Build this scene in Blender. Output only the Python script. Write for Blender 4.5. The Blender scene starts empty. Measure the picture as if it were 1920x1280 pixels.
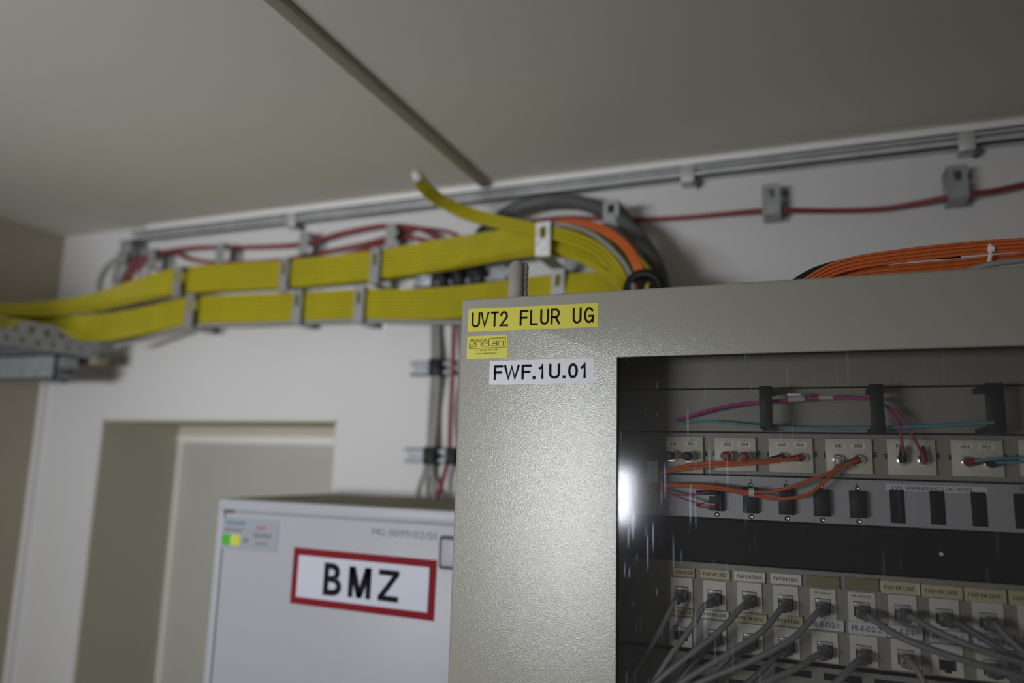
import bpy, bmesh, math, random
from mathutils import Vector, Matrix

random.seed(7)
S = bpy.context.scene
COL = S.collection
RAD = math.radians

# ------------------------------------------------------------------ camera
F_PX = 1400.0
CAM = Vector((0.0, 0.0, 2.0))
_yaw, _pitch, _roll = RAD(-21.855), RAD(9.303), RAD(1.523)
_f = Vector((math.sin(_yaw) * math.cos(_pitch), math.cos(_yaw) * math.cos(_pitch), math.sin(_pitch)))
_r0 = Vector((math.cos(_yaw), -math.sin(_yaw), 0))
_u0 = _r0.cross(_f)
_r = math.cos(_roll) * _r0 + math.sin(_roll) * _u0
_u = -math.sin(_roll) * _r0 + math.cos(_roll) * _u0
cd = bpy.data.cameras.new('camera')
cam = bpy.data.objects.new('camera', cd)
COL.objects.link(cam)
m = Matrix((_r, _u, -_f)).transposed().to_4x4()
m.translation = CAM
cam.matrix_world = m
cd.sensor_width = 36
cd.lens = F_PX / 1920 * 36
cd.clip_start = 0.01
cd.dof.use_dof = True
cd.dof.focus_distance = 0.745
cd.dof.aperture_fstop = 2.0
S.camera = cam

# ------------------------------------------------------------------ light
w = bpy.data.worlds.new('world')
S.world = w
w.use_nodes = True
bg = w.node_tree.nodes['Background']
bg.inputs[0].default_value = (1.0, 0.975, 0.935, 1)
bg.inputs[1].default_value = 0.355


def area_light(name, loc, target, sx, sy, power, col, spread=180):
    ld = bpy.data.lights.new(name, 'AREA')
    ld.shape = 'RECTANGLE'
    ld.size, ld.size_y = sx, sy
    ld.energy = power
    ld.color = col
    ld.spread = RAD(spread)
    o = bpy.data.objects.new(name, ld)
    COL.objects.link(o)
    o.location = loc
    o.rotation_euler = (Vector(target) - Vector(loc)).to_track_quat('-Z', 'Y').to_euler()
    return o


area_light('strip_lamp', (-0.875, -1.0, 1.91), (-0.95, 1.2, 2.10), 0.68, 0.16, 5.5, (0.95, 0.97, 1.0), 80)

S.view_settings.view_transform = 'Standard'
S.view_settings.look = 'None'
S.view_settings.gamma = 1.0
S.view_settings.use_curve_mapping = False
S.view_settings.exposure = 0.0


# ------------------------------------------------------------------ rays: a pixel of the 1920x1280 photo to a point at depth Y
def ray(px, py):
    return (_r * ((px - 960) / F_PX) - _u * ((py - 640) / F_PX) + _f)


def P(px, py, Y):
    d = ray(px, py)
    return CAM + d * (Y / d.y)


def PX(px, py, X):
    d = ray(px, py)
    return CAM + d * (X / d.x)


# ------------------------------------------------------------------ materials
def mat(name, rgb, rough=0.5, metal=0.0, var=0.06, vscale=8.0, bump=0.0, bscale=60.0, spec=0.5, aniso=None):
    mt = bpy.data.materials.new(name)
    mt.use_nodes = True
    nt = mt.node_tree
    b = nt.nodes['Principled BSDF']
    b.inputs['Roughness'].default_value = rough
    b.inputs['Metallic'].default_value = metal
    b.inputs['Specular IOR Level'].default_value = spec
    tc = nt.nodes.new('ShaderNodeTexCoord')
    n = nt.nodes.new('ShaderNodeTexNoise')
    n.inputs['Scale'].default_value = vscale
    n.inputs['Detail'].default_value = 4
    nt.links.new(tc.outputs['Object'], n.inputs['Vector'])
    rp = nt.nodes.new('ShaderNodeValToRGB')
    rp.color_ramp.elements[0].position = 0.3
    rp.color_ramp.elements[1].position = 0.7
    rp.color_ramp.elements[0].color = (*[c * (1 - var) for c in rgb], 1)
    rp.color_ramp.elements[1].color = (*[min(1, c * (1 + var)) for c in rgb], 1)
    nt.links.new(n.outputs['Fac'], rp.inputs['Fac'])
    nt.links.new(rp.outputs['Color'], b.inputs['Base Color'])
    if bump:
        n2 = nt.nodes.new('ShaderNodeTexNoise')
        n2.inputs['Scale'].default_value = bscale
        n2.inputs['Detail'].default_value = 2
        nt.links.new(tc.outputs['Object'], n2.inputs['Vector'])
        bp = nt.nodes.new('ShaderNodeBump')
        bp.inputs['Strength'].default_value = bump
        bp.inputs['Distance'].default_value = 0.001
        nt.links.new(n2.outputs['Fac'], bp.inputs['Height'])
        nt.links.new(bp.outputs['Normal'], b.inputs['Normal'])
    return mt


M = {}
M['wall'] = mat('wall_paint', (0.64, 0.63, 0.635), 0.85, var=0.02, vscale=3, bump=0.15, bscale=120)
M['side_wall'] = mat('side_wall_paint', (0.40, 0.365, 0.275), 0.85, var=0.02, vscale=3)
M['ceiling'] = mat('ceiling_paint', (0.72, 0.70, 0.625), 0.9, var=0.02, vscale=2, bump=0.1, bscale=90)
M['trim'] = mat('white_trim', (0.84, 0.83, 0.83), 0.6, var=0.02)
M['batten'] = mat('ceiling_batten_paint', (0.42, 0.405, 0.33), 0.7, var=0.03)
M['floor'] = mat('grey_floor', (0.40, 0.38, 0.35), 0.6, var=0.08)
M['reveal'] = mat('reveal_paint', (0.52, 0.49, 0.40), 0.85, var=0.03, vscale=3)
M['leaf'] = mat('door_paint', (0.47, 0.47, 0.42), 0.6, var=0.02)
M['frame'] = mat('door_frame_paint', (0.82, 0.81, 0.76), 0.6, var=0.02)
M['galv'] = mat('galvanised_steel', (0.37, 0.39, 0.42), 0.55, 0.5, var=0.16, vscale=45)
M['galv_rail'] = mat('galvanised_rail', (0.56, 0.57, 0.58), 0.5, 0.4, var=0.12, vscale=30)
M['clamp'] = mat('clamp_steel', (0.36, 0.37, 0.38), 0.45, 0.45, var=0.15, vscale=70)
M['bright'] = mat('bright_steel', (0.80, 0.81, 0.83), 0.36, 0.65, var=0.22, vscale=90)
M['chrome'] = mat('nickel', (0.62, 0.60, 0.56), 0.2, 1.0, var=0.05)
M['yellow'] = mat('yellow_jacket', (0.46, 0.395, 0.012), 0.5, var=0.08, vscale=20)
M['red'] = mat('red_jacket', (0.23, 0.030, 0.034), 0.5, var=0.08, vscale=20)
M['grey_cable'] = mat('grey_jacket', (0.30, 0.30, 0.29), 0.5, var=0.08, vscale=20)
M['conduit'] = mat('dark_grey_conduit', (0.095, 0.097, 0.105), 0.5, var=0.1, vscale=20)
M['orange'] = mat('orange_jacket', (0.62, 0.135, 0.03), 0.45, var=0.08, vscale=25)
M['black'] = mat('black_plastic', (0.008, 0.0085, 0.0095), 0.5, var=0.15, vscale=30, spec=0.3)
M['matt_black'] = mat('black_paint', (0.006, 0.006, 0.0065), 0.6, var=0.1, spec=0.2)
M['rubber'] = mat('black_gasket', (0.016, 0.016, 0.015), 0.75, var=0.1)
M['magenta'] = mat('magenta_jacket', (0.46, 0.045, 0.23), 0.45, var=0.06)
M['aqua'] = mat('aqua_jacket', (0.09, 0.36, 0.42), 0.45, var=0.06)
M['clear'] = mat('clear_sleeve', (0.50, 0.48, 0.49), 0.2, var=0.05)
M['putty'] = mat('grey_sealing_rubber', (0.33, 0.325, 0.295), 0.35, var=0.12, vscale=40, bump=0.5, bscale=90)
M['panel'] = mat('pebble_grey_panel', (0.29, 0.28, 0.24), 0.5, var=0.03, bump=0.2, bscale=500)
M['plate'] = mat('cream_plate', (0.70, 0.665, 0.56), 0.45, var=0.03)
M['lightpanel'] = mat('light_grey_panel', (0.42, 0.425, 0.45), 0.4, var=0.03)
M['keystone'] = mat('white_keystone', (0.76, 0.72, 0.66), 0.4, var=0.03)
M['white'] = mat('white_tape', (0.72, 0.72, 0.78), 0.35, var=0.01)
M['paper'] = mat('paper_label', (0.80, 0.78, 0.72), 0.5, var=0.02)
M['oldtape'] = mat('yellowed_tape', (0.60, 0.56, 0.33), 0.45, var=0.06)
M['olive'] = mat('empty_label_holder', (0.22, 0.20, 0.085), 0.4, var=0.05)
M['yellow_tape'] = mat('yellow_tape', (0.68, 0.63, 0.045), 0.35, var=0.01)
M['ink'] = mat('black_ink', (0.010, 0.010, 0.013), 0.7, var=0.02, spec=0.1)
M['grey_ink'] = mat('faded_grey_ink', (0.20, 0.20, 0.215), 0.5, var=0.02)
M['teal_ink'] = mat('teal_ink', (0.10, 0.24, 0.30), 0.5, var=0.02)
M['red_ink'] = mat('faded_red_ink', (0.35, 0.14, 0.15), 0.5, var=0.02)
M['box'] = mat('light_grey_enamel', (0.42, 0.425, 0.465), 0.45, var=0.01, vscale=3)
M['dust'] = mat('dusty_top', (0.25, 0.24, 0.17), 0.9, var=0.1, vscale=12)
M['signred'] = mat('sign_red', (0.21, 0.008, 0.015), 0.7, var=0.02, spec=0.2)
M['signwhite'] = mat('sign_white', (0.58, 0.60, 0.69), 0.35, var=0.01)
M['sticker_grey'] = mat('grey_sticker', (0.33, 0.345, 0.39), 0.4, var=0.03)
M['green'] = mat('green_mark', (0.07, 0.42, 0.03), 0.4, var=0.02)
M['yellow_mark'] = mat('yellow_mark', (0.60, 0.62, 0.06), 0.4, var=0.02)
M['foam'] = mat('beige_pad', (0.30, 0.27, 0.19), 0.9, var=0.1)
M['plug'] = mat('grey_plug', (0.13, 0.13, 0.13), 0.4, var=0.08)
M['cord'] = mat('grey_patch_cord', (0.23, 0.232, 0.236), 0.42, var=0.06)
M['beige_cord'] = mat('beige_patch_cord', (0.30, 0.28, 0.23), 0.42, var=0.06)
M['slot'] = mat('dark_opening', (0.006, 0.006, 0.006), 0.8, var=0.05)
M['redboot'] = mat('red_boot', (0.26, 0.016, 0.022), 0.4, var=0.05)


def cabinet_paint():
    """pebble grey powder coat: fine orange-peel texture"""
    mt = mat('textured_powder_coat', (0.345, 0.34, 0.295), 0.22, var=0.012, vscale=3, spec=0.9)
    nt = mt.node_tree
    b = nt.nodes['Principled BSDF']
    tc = nt.nodes.new('ShaderNodeTexCoord')
    mp = nt.nodes.new('ShaderNodeMapping')
    mp.inputs['Rotation'].default_value = (0, RAD(28), 0)
    mp.inputs['Scale'].default_value = (1, 1, 1.6)
    nt.links.new(tc.outputs['Object'], mp.inputs['Vector'])
    n = nt.nodes.new('ShaderNodeTexNoise')
    n.inputs['Scale'].default_value = 560
    n.inputs['Detail'].default_value = 3
    n.inputs['Roughness'].default_value = 0.55
    nt.links.new(mp.outputs['Vector'], n.inputs['Vector'])
    bp = nt.nodes.new('ShaderNodeBump')
    bp.inputs['Strength'].default_value = 0.24
    bp.inputs['Distance'].default_value = 0.0011
    nt.links.new(n.outputs['Fac'], bp.inputs['Height'])
    nt.links.new(bp.outputs['Normal'], b.inputs['Normal'])
    return mt


M['cabinet'] = cabinet_paint()


def glass_mat():
    """lightly smoked acrylic pane, clear to light, with fine scratches that scatter the lamp"""
    mt = bpy.data.materials.new('smoked_pane')
    mt.use_nodes = True
    nt = mt.node_tree
    nt.nodes.clear()
    N = nt.nodes.new
    L = nt.links.new
    out = N('ShaderNodeOutputMaterial')
    tr = N('ShaderNodeBsdfTransparent')
    tr.inputs[0].default_value = (0.86, 0.86, 0.855, 1)
    gl = N('ShaderNodeBsdfGlossy')
    gl.inputs['Roughness'].default_value = 0.09
    gl.inputs['Color'].default_value = (0.9, 0.92, 1, 1)
    fr = N('ShaderNodeFresnel')
    fr.inputs['IOR'].default_value = 1.29
    mix = N('ShaderNodeMixShader')
    L(fr.outputs[0], mix.inputs[0])
    L(tr.outputs[0], mix.inputs[1])
    L(gl.outputs[0], mix.inputs[2])
    tc = N('ShaderNodeTexCoord')

    def scratches(rot, sc, thr, seed):
        mp = N('ShaderNodeMapping')
        mp.inputs['Rotation'].default_value = (0, RAD(rot), 0)
        mp.inputs['Scale'].default_value = sc
        mp.inputs['Location'].default_value = (seed, 0, seed * 1.7)
        L(tc.outputs['Object'], mp.inputs['Vector'])
        n = N('ShaderNodeTexNoise')
        n.inputs['Scale'].default_value = 1.0
        n.inputs['Detail'].default_value = 1.0
        L(mp.outputs[0], n.inputs['Vector'])
        r = N('ShaderNodeMapRange')
        r.inputs['From Min'].default_value = thr
        r.inputs['From Max'].default_value = thr + 0.05
        L(n.outputs['Fac'], r.inputs['Value'])
        return r.outputs[0]

    a = scratches(5, (520, 1, 17), 0.70, 3.0)
    b_ = scratches(-28, (700, 1, 70), 0.76, 11.0)
    mx = N('ShaderNodeMath')
    mx.operation = 'MAXIMUM'
    L(a, mx.inputs[0])
    L(b_, mx.inputs[1])
    rough = N('ShaderNodeBsdfGlossy')
    rough.inputs['Roughness'].default_value = 0.33
    rough.inputs['Color'].default_value = (0.55, 0.6, 0.8, 1)
    k = N('ShaderNodeMath')
    k.operation = 'MULTIPLY'
    k.inputs[1].default_value = 0.07
    L(mx.outputs[0], k.inputs[0])
    mix2 = N('ShaderNodeMixShader')
    L(k.outputs[0], mix2.inputs[0])
    L(mix.outputs[0], mix2.inputs[1])
    L(rough.outputs[0], mix2.inputs[2])
    L(mix2.outputs[0], out.inputs[0])
    return mt


M['glass'] = glass_mat()


# ------------------------------------------------------------------ mesh builder
class MB:
    def __init__(self):
        self.v, self.f, self.mi, self.sm = [], [], [], []

    def add(self, verts, faces, mi=0, smooth=False):
        o = len(self.v)
        self.v += [Vector(p) for p in verts]
        for fc in faces:
            self.f.append([i + o for i in fc])
            self.mi.append(mi)
            self.sm.append(smooth)

    def box(self, a, b, mi=0, bev=0.0, seg=2):
        lo = [min(a[i], b[i]) for i in range(3)]
        hi = [max(a[i], b[i]) for i in range(3)]
        bm = bmesh.new()
        bmesh.ops.create_cube(bm, size=1)
        for vt in bm.verts:
            vt.co = Vector([lo[i] + (vt.co[i] + 0.5) * (hi[i] - lo[i]) for i in range(3)])
        if bev:
            bmesh.ops.bevel(bm, geom=bm.edges[:], offset=bev, segments=seg, affect='EDGES', profile=0.5)
        self.bm(bm, mi, bool(bev))

    def bm(self, bm, mi=0, smooth=False):
        bm.verts.index_update()
        self.add([vt.co.copy() for vt in bm.verts], [[vt.index for vt in fc.verts] for fc in bm.faces], mi, smooth)
        bm.free()

    def quadprism(self, pts, Y0, Y1, mi=0):
        """outline of (x, z) points between two depths"""
        n = len(pts)
        v = [(p[0], Y0, p[1]) for p in pts] + [(p[0], Y1, p[1]) for p in pts]
        f = [list(range(n)), list(range(2 * n - 1, n - 1, -1))]
        f += [[i, i + n, (i + 1) % n + n, (i + 1) % n] for i in range(n)]
        self.add(v, f, mi)

    def tube(self, pts, r, mi=0, sides=10, cap=True):
        pts = [Vector(p) for p in pts]
        n = len(pts)
        rr = r if isinstance(r, (list, tuple)) else [r] * n
        T = []
        for i in range(n):
            t = pts[min(i + 1, n - 1)] - pts[max(i - 1, 0)]
            T.append(t.normalized())
        up = Vector((0, 0, 1)) if abs(T[0].z) < 0.9 else Vector((0, 1, 0))
        nrm = (up - T[0] * up.dot(T[0])).normalized()
        v = []
        for i in range(n):
            nrm = (nrm - T[i] * nrm.dot(T[i])).normalized()
            bi = T[i].cross(nrm)
            for k in range(sides):
                a = 2 * math.pi * k / sides
                v.append(pts[i] + (nrm * math.cos(a) + bi * math.sin(a)) * rr[i])
        f = []
        for i in range(n - 1):
            for k in range(sides):
                a, b = i * sides + k, i * sides + (k + 1) % sides
                f.append([a, b, b + sides, a + sides])
        self.add(v, f, mi, True)
        if cap:
            self.add(v[:sides], [list(range(sides))[::-1]], mi)
            self.add(v[-sides:], [list(range(sides))], mi)

    def cyl(self, a, b, r, mi=0, sides=16):
        self.tube([a, b], r, mi, sides)

    def lathe(self, c, prof, mi=0, sides=18):
        """profile of (depth towards the viewer, radius) turned about the Y axis at c"""
        pts = [Vector((c[0], c[1] - d, c[2])) for d, _ in prof]
        v, f = [], []
        for (d, r) in prof:
            for k in range(sides):
                a = 2 * math.pi * k / sides
                v.append((c[0] + r * math.cos(a), c[1] - d, c[2] + r * math.sin(a)))
        for i in range(len(prof) - 1):
            for k in range(sides):
                p, q = i * sides + k, i * sides + (k + 1) % sides
                f.append([p, q, q + sides, p + sides])
        self.add(v, f, mi, True)
        self.add(v[-sides:], [list(range(sides))], mi)

    def text(self, s, x, z, h, Y, mi=0, width=None, rot=0.0, mono=False, bold=0.0, shear=0.0, align='l'):
        """letters of cap height h, baseline starting at (x, z), facing the viewer at depth Y"""
        V, Fc = [], []
        if mono:
            adv = 0.74
            for i, ch in enumerate(s):
                if ch == ' ':
                    continue
                v, fc = glyphs(ch, bold)
                x0, x1 = min(p[0] for p in v), max(p[0] for p in v)
                o = len(V)
                sx = 0.56 / (x1 - x0) if ch in 'UVTFLRGWABCDEHMNOPQSXYZ023456789' else 1
                V += [((p[0] - (x0 + x1) / 2) * sx + (i + 0.5) * adv, p[1]) for p in v]
                Fc += [[q + o for q in k] for k in fc]
        else:
            V, Fc = glyphs(s, bold)
        if not V:
            return
        x0, x1 = min(p[0] for p in V), max(p[0] for p in V)
        k = h / 0.682
        kx = k if width is None else width / (x1 - x0)
        c, sn = math.cos(rot), math.sin(rot)
        off = x0 if align == 'l' else (x0 + x1) / 2
        out = []
        for p in V:
            a, b = (p[0] - off) * kx + shear * p[1] * k, p[1] * k
            out.append((x + a * c - b * sn, Y, z + a * sn + b * c))
        self.add(out, Fc, mi)

    def build(self, name, mats, parent=None, origin=None):
        if not isinstance(mats, (list, tuple)):
            mats = [mats]
        if parent is not None:
            org = Vector(parent['_o'])
        elif origin is not None:
            org = Vector(origin)
        else:
            lo = [min(p[i] for p in self.v) for i in range(3)]
            hi = [max(p[i] for p in self.v) for i in range(3)]
            org = Vector([(lo[i] + hi[i]) / 2 for i in range(3)])
        me = bpy.data.meshes.new(name)
        me.from_pydata([tuple(p - org) for p in self.v], [], self.f)
        for mt in mats:
            me.materials.append(mt if not isinstance(mt, str) else M[mt])
        me.polygons.foreach_set('material_index', self.mi)
        me.polygons.foreach_set('use_smooth', self.sm)
        bm = bmesh.new()
        bm.from_mesh(me)
        bmesh.ops.recalc_face_normals(bm, faces=bm.faces[:])
        bm.to_mesh(me)
        bm.free()
        try:
            me.set_sharp_from_angle(angle=RAD(40))
        except Exception:
            pass
        o = bpy.data.objects.new(name, me)
        COL.objects.link(o)
        o['_o'] = tuple(org)
        if parent is None:
            o.location = org
        else:
            o.parent = parent
        return o


_gc = {}


def glyph(ch, bold):
    key = (ch, bold)
    if key not in _gc:
        if ch == '1':
            d = bold + 0.0
            V = [(0.13 - d, 0), (0.23 + d, 0), (0.23 + d, 0.682), (0.13 - d, 0.682), (0.13 - d, 0.672), (0.13 - d, 0.60 - 2 * d), (0.0 - d, 0.50 - 2 * d), (0.0 - d, 0.58)]
            _gc[key] = (V, [[0, 1, 2, 3], [3, 5, 6, 7]])
            return _gc[key]
        cu = bpy.data.curves.new('lettering', 'FONT')
        cu.body = ch
        cu.offset = bold
        cu.resolution_u = 4
        ob = bpy.data.objects.new('lettering', cu)
        me = ob.to_mesh()
        V = [(q.co.x, q.co.y) for q in me.vertices]
        x0 = min(q[0] for q in V)
        _gc[key] = ([(q[0] - x0, q[1]) for q in V], [list(p.vertices) for p in me.polygons])
        ob.to_mesh_clear()
        bpy.data.objects.remove(ob)
        bpy.data.curves.remove(cu)
    return _gc[key]


def glyphs(s, bold=0.0):
    if len(s) == 1:
        return glyph(s, bold)
    V, F_, x = [], [], 0.0
    for ch in s:
        if ch == ' ':
            x += 0.30
            continue
        v, f = glyph(ch, bold)
        o = len(V)
        sx = 1.12 if ch in '0234567890' else 1.0
        V += [(q[0] * sx + x, q[1]) for q in v]
        F_ += [[k + o for k in fc] for fc in f]
        x += max(q[0] for q in v) * sx + 0.10
    return V, F_


def tag(o, label, cat, group=None):
    o['label'] = label
    o['category'] = cat
    if group:
        o['group'] = group
    return o


def thing(name, label, cat, loc, group=None):
    o = bpy.data.objects.new(name, None)
    o.empty_display_size = 0.02
    COL.objects.link(o)
    o.location = loc
    o['_o'] = tuple(loc)
    return tag(o, label, cat, group)


def struct(o):
    o['kind'] = 'structure'
    return o


def spline(pts, n=8):
    pts = [Vector(p) for p in pts]
    if len(pts) < 3:
        return pts
    e = [pts[0] * 2 - pts[1]] + pts + [pts[-1] * 2 - pts[-2]]
    out = []
    for i in range(1, len(e) - 2):
        p0, p1, p2, p3 = e[i - 1:i + 3]
        for k in range(n):
            t = k / n
            out.append(0.5 * ((2 * p1) + (p2 - p0) * t + (2 * p0 - 5 * p1 + 4 * p2 - p3) * t * t + (3 * p1 - p0 - 3 * p2 + p3) * t ** 3))
    out.append(pts[-1])
    return out


def cable(name, label, cat, pts, r, m, group=None, n=8):
    b = MB()
    b.tube(spline([P(*p) if not isinstance(p, Vector) else p for p in pts], n), r)
    return tag(b.build(name, m), label, cat, group)


# ================================================================== THE ROOM
WY = 1.25           # back wall
WXL = -1.704        # left wall
CZ = 2.527          # ceiling
RX0, RX1, RZ, RD = -1.507, -0.870, 2.0765, 1.475   # door recess

b = MB()
b.box((WXL - 0.2, WY, 0), (RX0, 1.70, CZ))
b.box((RX1, WY, 0), (0.95, 1.70, CZ))
b.box((RX0, WY, RZ), (RX1, 1.70, CZ))
struct(b.build('wall_back', 'wall', origin=(0, WY, 0)))
b = MB()
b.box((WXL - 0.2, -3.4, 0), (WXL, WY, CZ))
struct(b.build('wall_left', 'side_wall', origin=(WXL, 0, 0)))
b = MB()
b.box((0.75, -1.6, 0), (0.95, WY, CZ))  # unseen wall added to block ambient light and darken the right side
struct(b.build('wall_light_block', 'side_wall', origin=(0.75, 0, 0)))
b = MB()
b.box((WXL - 0.2, -3.4, CZ), (1.6, 1.70, CZ + 0.15))
struct(b.build('ceiling', 'ceiling', origin=(0, 0, CZ)))
b = MB()
b.box((WXL - 0.2, -3.4, -0.1), (1.6, 1.70, 0))
struct(b.build('floor', 'floor', origin=(0, 0, 0)))
# white strip where the ceiling meets the back wall
b = MB()
b.box((-1.423, WY - 0.012, 2.5115), (0.75, WY, CZ), bev=0.002)
struct(b.build('trim_1', 'trim'))
# batten along the ceiling joint
b = MB()
b.box((-0.567, -3.2, CZ - 0.010), (-0.547, WY - 0.012, CZ), bev=0.002)
struct(b.build('trim_2', 'batten'))
# corner strip on the left wall
b = MB()
b.box((WXL, WY - 0.016, 0.0), (WXL + 0.006, WY, 2.17), bev=0.002)
struct(b.build('trim_3', 'trim'))
# recess lining and door
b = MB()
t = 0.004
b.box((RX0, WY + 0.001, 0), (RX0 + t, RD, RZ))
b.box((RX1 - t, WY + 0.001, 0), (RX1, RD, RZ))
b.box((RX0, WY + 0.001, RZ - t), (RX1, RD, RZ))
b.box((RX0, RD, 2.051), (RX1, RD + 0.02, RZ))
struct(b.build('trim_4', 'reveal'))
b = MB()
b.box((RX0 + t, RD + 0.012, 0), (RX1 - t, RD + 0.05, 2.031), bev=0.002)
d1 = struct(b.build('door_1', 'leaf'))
b = MB()
b.box((RX0 + t, RD - 0.004, 2.031), (RX1 - t, RD + 0.05, 2.051), bev=0.002)
b.box((RX0 + t, RD - 0.0, 0), (RX0 + t + 0.012, RD + 0.05, 2.031), bev=0.002)
b.box((RX1 - t - 0.012, RD - 0.0, 0), (RX1 - t, RD + 0.05, 2.031), bev=0.002)
b.build('door_frame', 'frame', d1)

# ================================================================== RAIL UNDER THE CEILING
rl = thing('cable_rail', 'long galvanised mounting rail along the wall just below the ceiling', 'rail', (-0.3, WY, 2.50))
b = MB()
x0, x1, z0, z1 = -1.455, 0.74, 2.487, 2.5105
b.box((x0, WY - 0.004, z0), (x1, WY, z1))
b.box((x0, WY - 0.022, z1 - 0.0035), (x1, WY - 0.004, z1))
b.box((x0, WY - 0.022, z0), (x1, WY - 0.004, z0 + 0.0035))
b.box((x0, WY - 0.022, z1 - 0.008), (x1, WY - 0.019, z1))
b.box((x0, WY - 0.022, z0), (x1, WY - 0.019, z0 + 0.010))
b.build('channel', 'galv_rail', rl)
for px, py in ((545, 428), (1290, 338), (1815, 272)):
    c = P(px, py, WY - 0.025)
    b = MB()
    b.box((c.x - 0.012, WY - 0.026, z0 - 0.010), (c.x + 0.010, WY - 0.0225, z1 - 0.002), bev=0.001)
    b.box((c.x - 0.012, WY - 0.026, z0 - 0.010), (c.x + 0.010, WY, z0 - 0.007), bev=0.001)
    br = b.build('rail_bracket', 'galv_rail', rl)
    b = MB()
    b.lathe((c.x + 0.014, WY, z0 - 0.008), [(0, 0.005), (0.02, 0.005), (0.022, 0.003)])
    b.build('bolt', 'conduit', br)

# ================================================================== CABLE TRAY AT THE LEFT
TX, TE = -1.42, 1.15
tr = thing('cable_tray', 'perforated galvanised cable tray ending at the left edge', 'cable tray', (TX - 0.125, 0.5, 2.2))


def perforated_side(X0, X1):
    b = MB()
    zb, zt = 2.201, 2.252
    for (a, c) in ((zb, zb + 0.006), (zb + 0.0165, zb + 0.0265), (zt - 0.010, zt)):
        b.box((X0, -0.6, a), (X1, TE, c))
    k = 0
    for (a, c, sh) in ((zb + 0.006, zb + 0.0165, 0.0), (zb + 0.0265, zt - 0.010, 0.016)):
        y = TE - 0.004 - sh
        b.box((X0, y, a), (X1, TE, c))
        while y > -0.55:
            b.box((X0, y - 0.032, a), (X1, y - 0.010, c))
            y -= 0.032
    return b


perforated_side(TX - 0.0015, TX).build('tray_side', 'galv', tr)
perforated_side(TX - 0.25, TX - 0.2485).build('tray_side', 'galv', tr)
b = MB()
for i in range(11):
    xa = TX - 0.25 + i * 0.025
    b.box((xa, -0.6, 2.1995), (xa + (0.0125 if i < 10 else 0.0015), TE, 2.201))
for j in range(40):
    ya = TE - 0.016 - j * 0.04
    b.box((TX - 0.25, ya, 2.1995), (TX, ya + 0.016, 2.201))
b.build('tray_bottom', 'galv', tr)
b = MB()
b.box((TX - 0.24, TE - 0.002, 2.188), (TX - 0.005, TE + 0.034, 2.214), bev=0.004)
b.build('edge_protector', 'foam', tr)
arm = thing('tray_bracket', 'galvanised wall bracket arm under the end of the cable tray', 'bracket', (WXL, 1.09, 2.16))
b = MB()
ya, yb, za, zb_ = 1.068, 1.116, 2.148, 2.199
b.box((WXL, ya, za), (TX - 0.016, ya + 0.003, zb_))
b.box((WXL, ya, zb_ - 0.003), (TX - 0.016, yb, zb_))
b.box((WXL, ya, za), (TX - 0.016, yb, za + 0.003))
b.box((TX - 0.022, ya, za), (TX - 0.016, yb, zb_))
b.build('arm', 'galv', arm)
for y in (1.080, 1.106):
    b = MB()
    b.cyl((TX - 0.017, y, 2.164), (TX - 0.007, y, 2.164), 0.008, 0, 6)
    b.cyl((TX - 0.04, y, 2.142), (TX - 0.04, y, 2.149), 0.008, 0, 6)
    b.build('bolt', 'conduit', arm)


# ================================================================== YELLOW CABLES ON THE WALL
def bundle(path, rows, cols, hs, r, label, group, m='yellow', name='yellow_data_cable', pitch=0.0072):
    """each cable is an object of its own; the stack of rows turns flat where the bundle gets lower (hs = its height along the path)"""
    c = spline([P(*p) for p in path], 5)
    hh = [v.x for v in spline([Vector((h, 0, 0)) for h in hs], 5)]
    n = len(c)
    fr = []
    for i in range(n):
        T = (c[min(i + 1, n - 1)] - c[max(i - 1, 0)]).normalized()
        side = T.cross(Vector((0, 0, 1))).normalized()
        fr.append((side, side.cross(T)))
    for row in range(rows):
        for col in range(cols):
            u, v = (row - (rows - 1) / 2) * pitch, (col - (cols - 1) / 2) * pitch
            p1, p2 = random.uniform(0, 6.28), random.uniform(0, 6.28)
            pts = []
            for i in range(n):
                sd, up = fr[i]
                lo, hi = cols * pitch, rows * pitch
                ph = math.acos(max(0.0, min(1.0, (hh[i] - lo * 0.9) / (hi - lo * 0.9))))
                cu, su = math.cos(ph), math.sin(ph)
                wv = math.sin(i * 0.15 + p1) * r * 0.03
                wu = math.sin(i * 0.13 + p2) * r * 0.03
                pts.append(c[i] + up * (u * cu + v * su + wu) + sd * (v * cu - u * su + wv))
            b = MB()
            b.tube(pts, r, 0, 8)
            tag(b.build(name, m), label, 'cable', group)


UP = [(-160, 566, 0.79), (0, 580, 0.95), (100, 577, 1.06), (190, 563, 1.13), (262, 543, 1.17), (335, 527, 1.190), (430, 520, 1.20),
      (532, 515, 1.205), (620, 507, 1.20), (703, 498, 1.195), (800, 483, 1.185), (900, 466, 1.175), (1018, 448, 1.155), (1080, 455, 1.13), (1130, 476, 1.10),
      (1172, 506, 1.07), (1200, 540, 1.05), (1212, 580, 1.04)]
HU = [0.020, 0.022, 0.030, 0.042, 0.052, 0.058, 0.060, 0.060, 0.060, 0.060, 0.060, 0.056, 0.054, 0.054, 0.050, 0.044, 0.038, 0.036]
bundle(UP, 8, 3, HU, 0.0034, 'yellow data cable in the upper of the two wall bundles', 'yellow cables in the upper wall bundle')
LO = [(-160, 602, 0.79), (0, 603, 0.95), (100, 611, 1.06), (190, 614, 1.13), (270, 602, 1.17), (355, 584, 1.190), (450, 579, 1.20),
      (557, 576, 1.205), (673, 571, 1.20), (780, 571, 1.19), (870, 566, 1.18), (960, 556, 1.17), (1045, 546, 1.155), (1120, 541, 1.12),
      (1165, 553, 1.08), (1180, 590, 1.06)]
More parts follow.
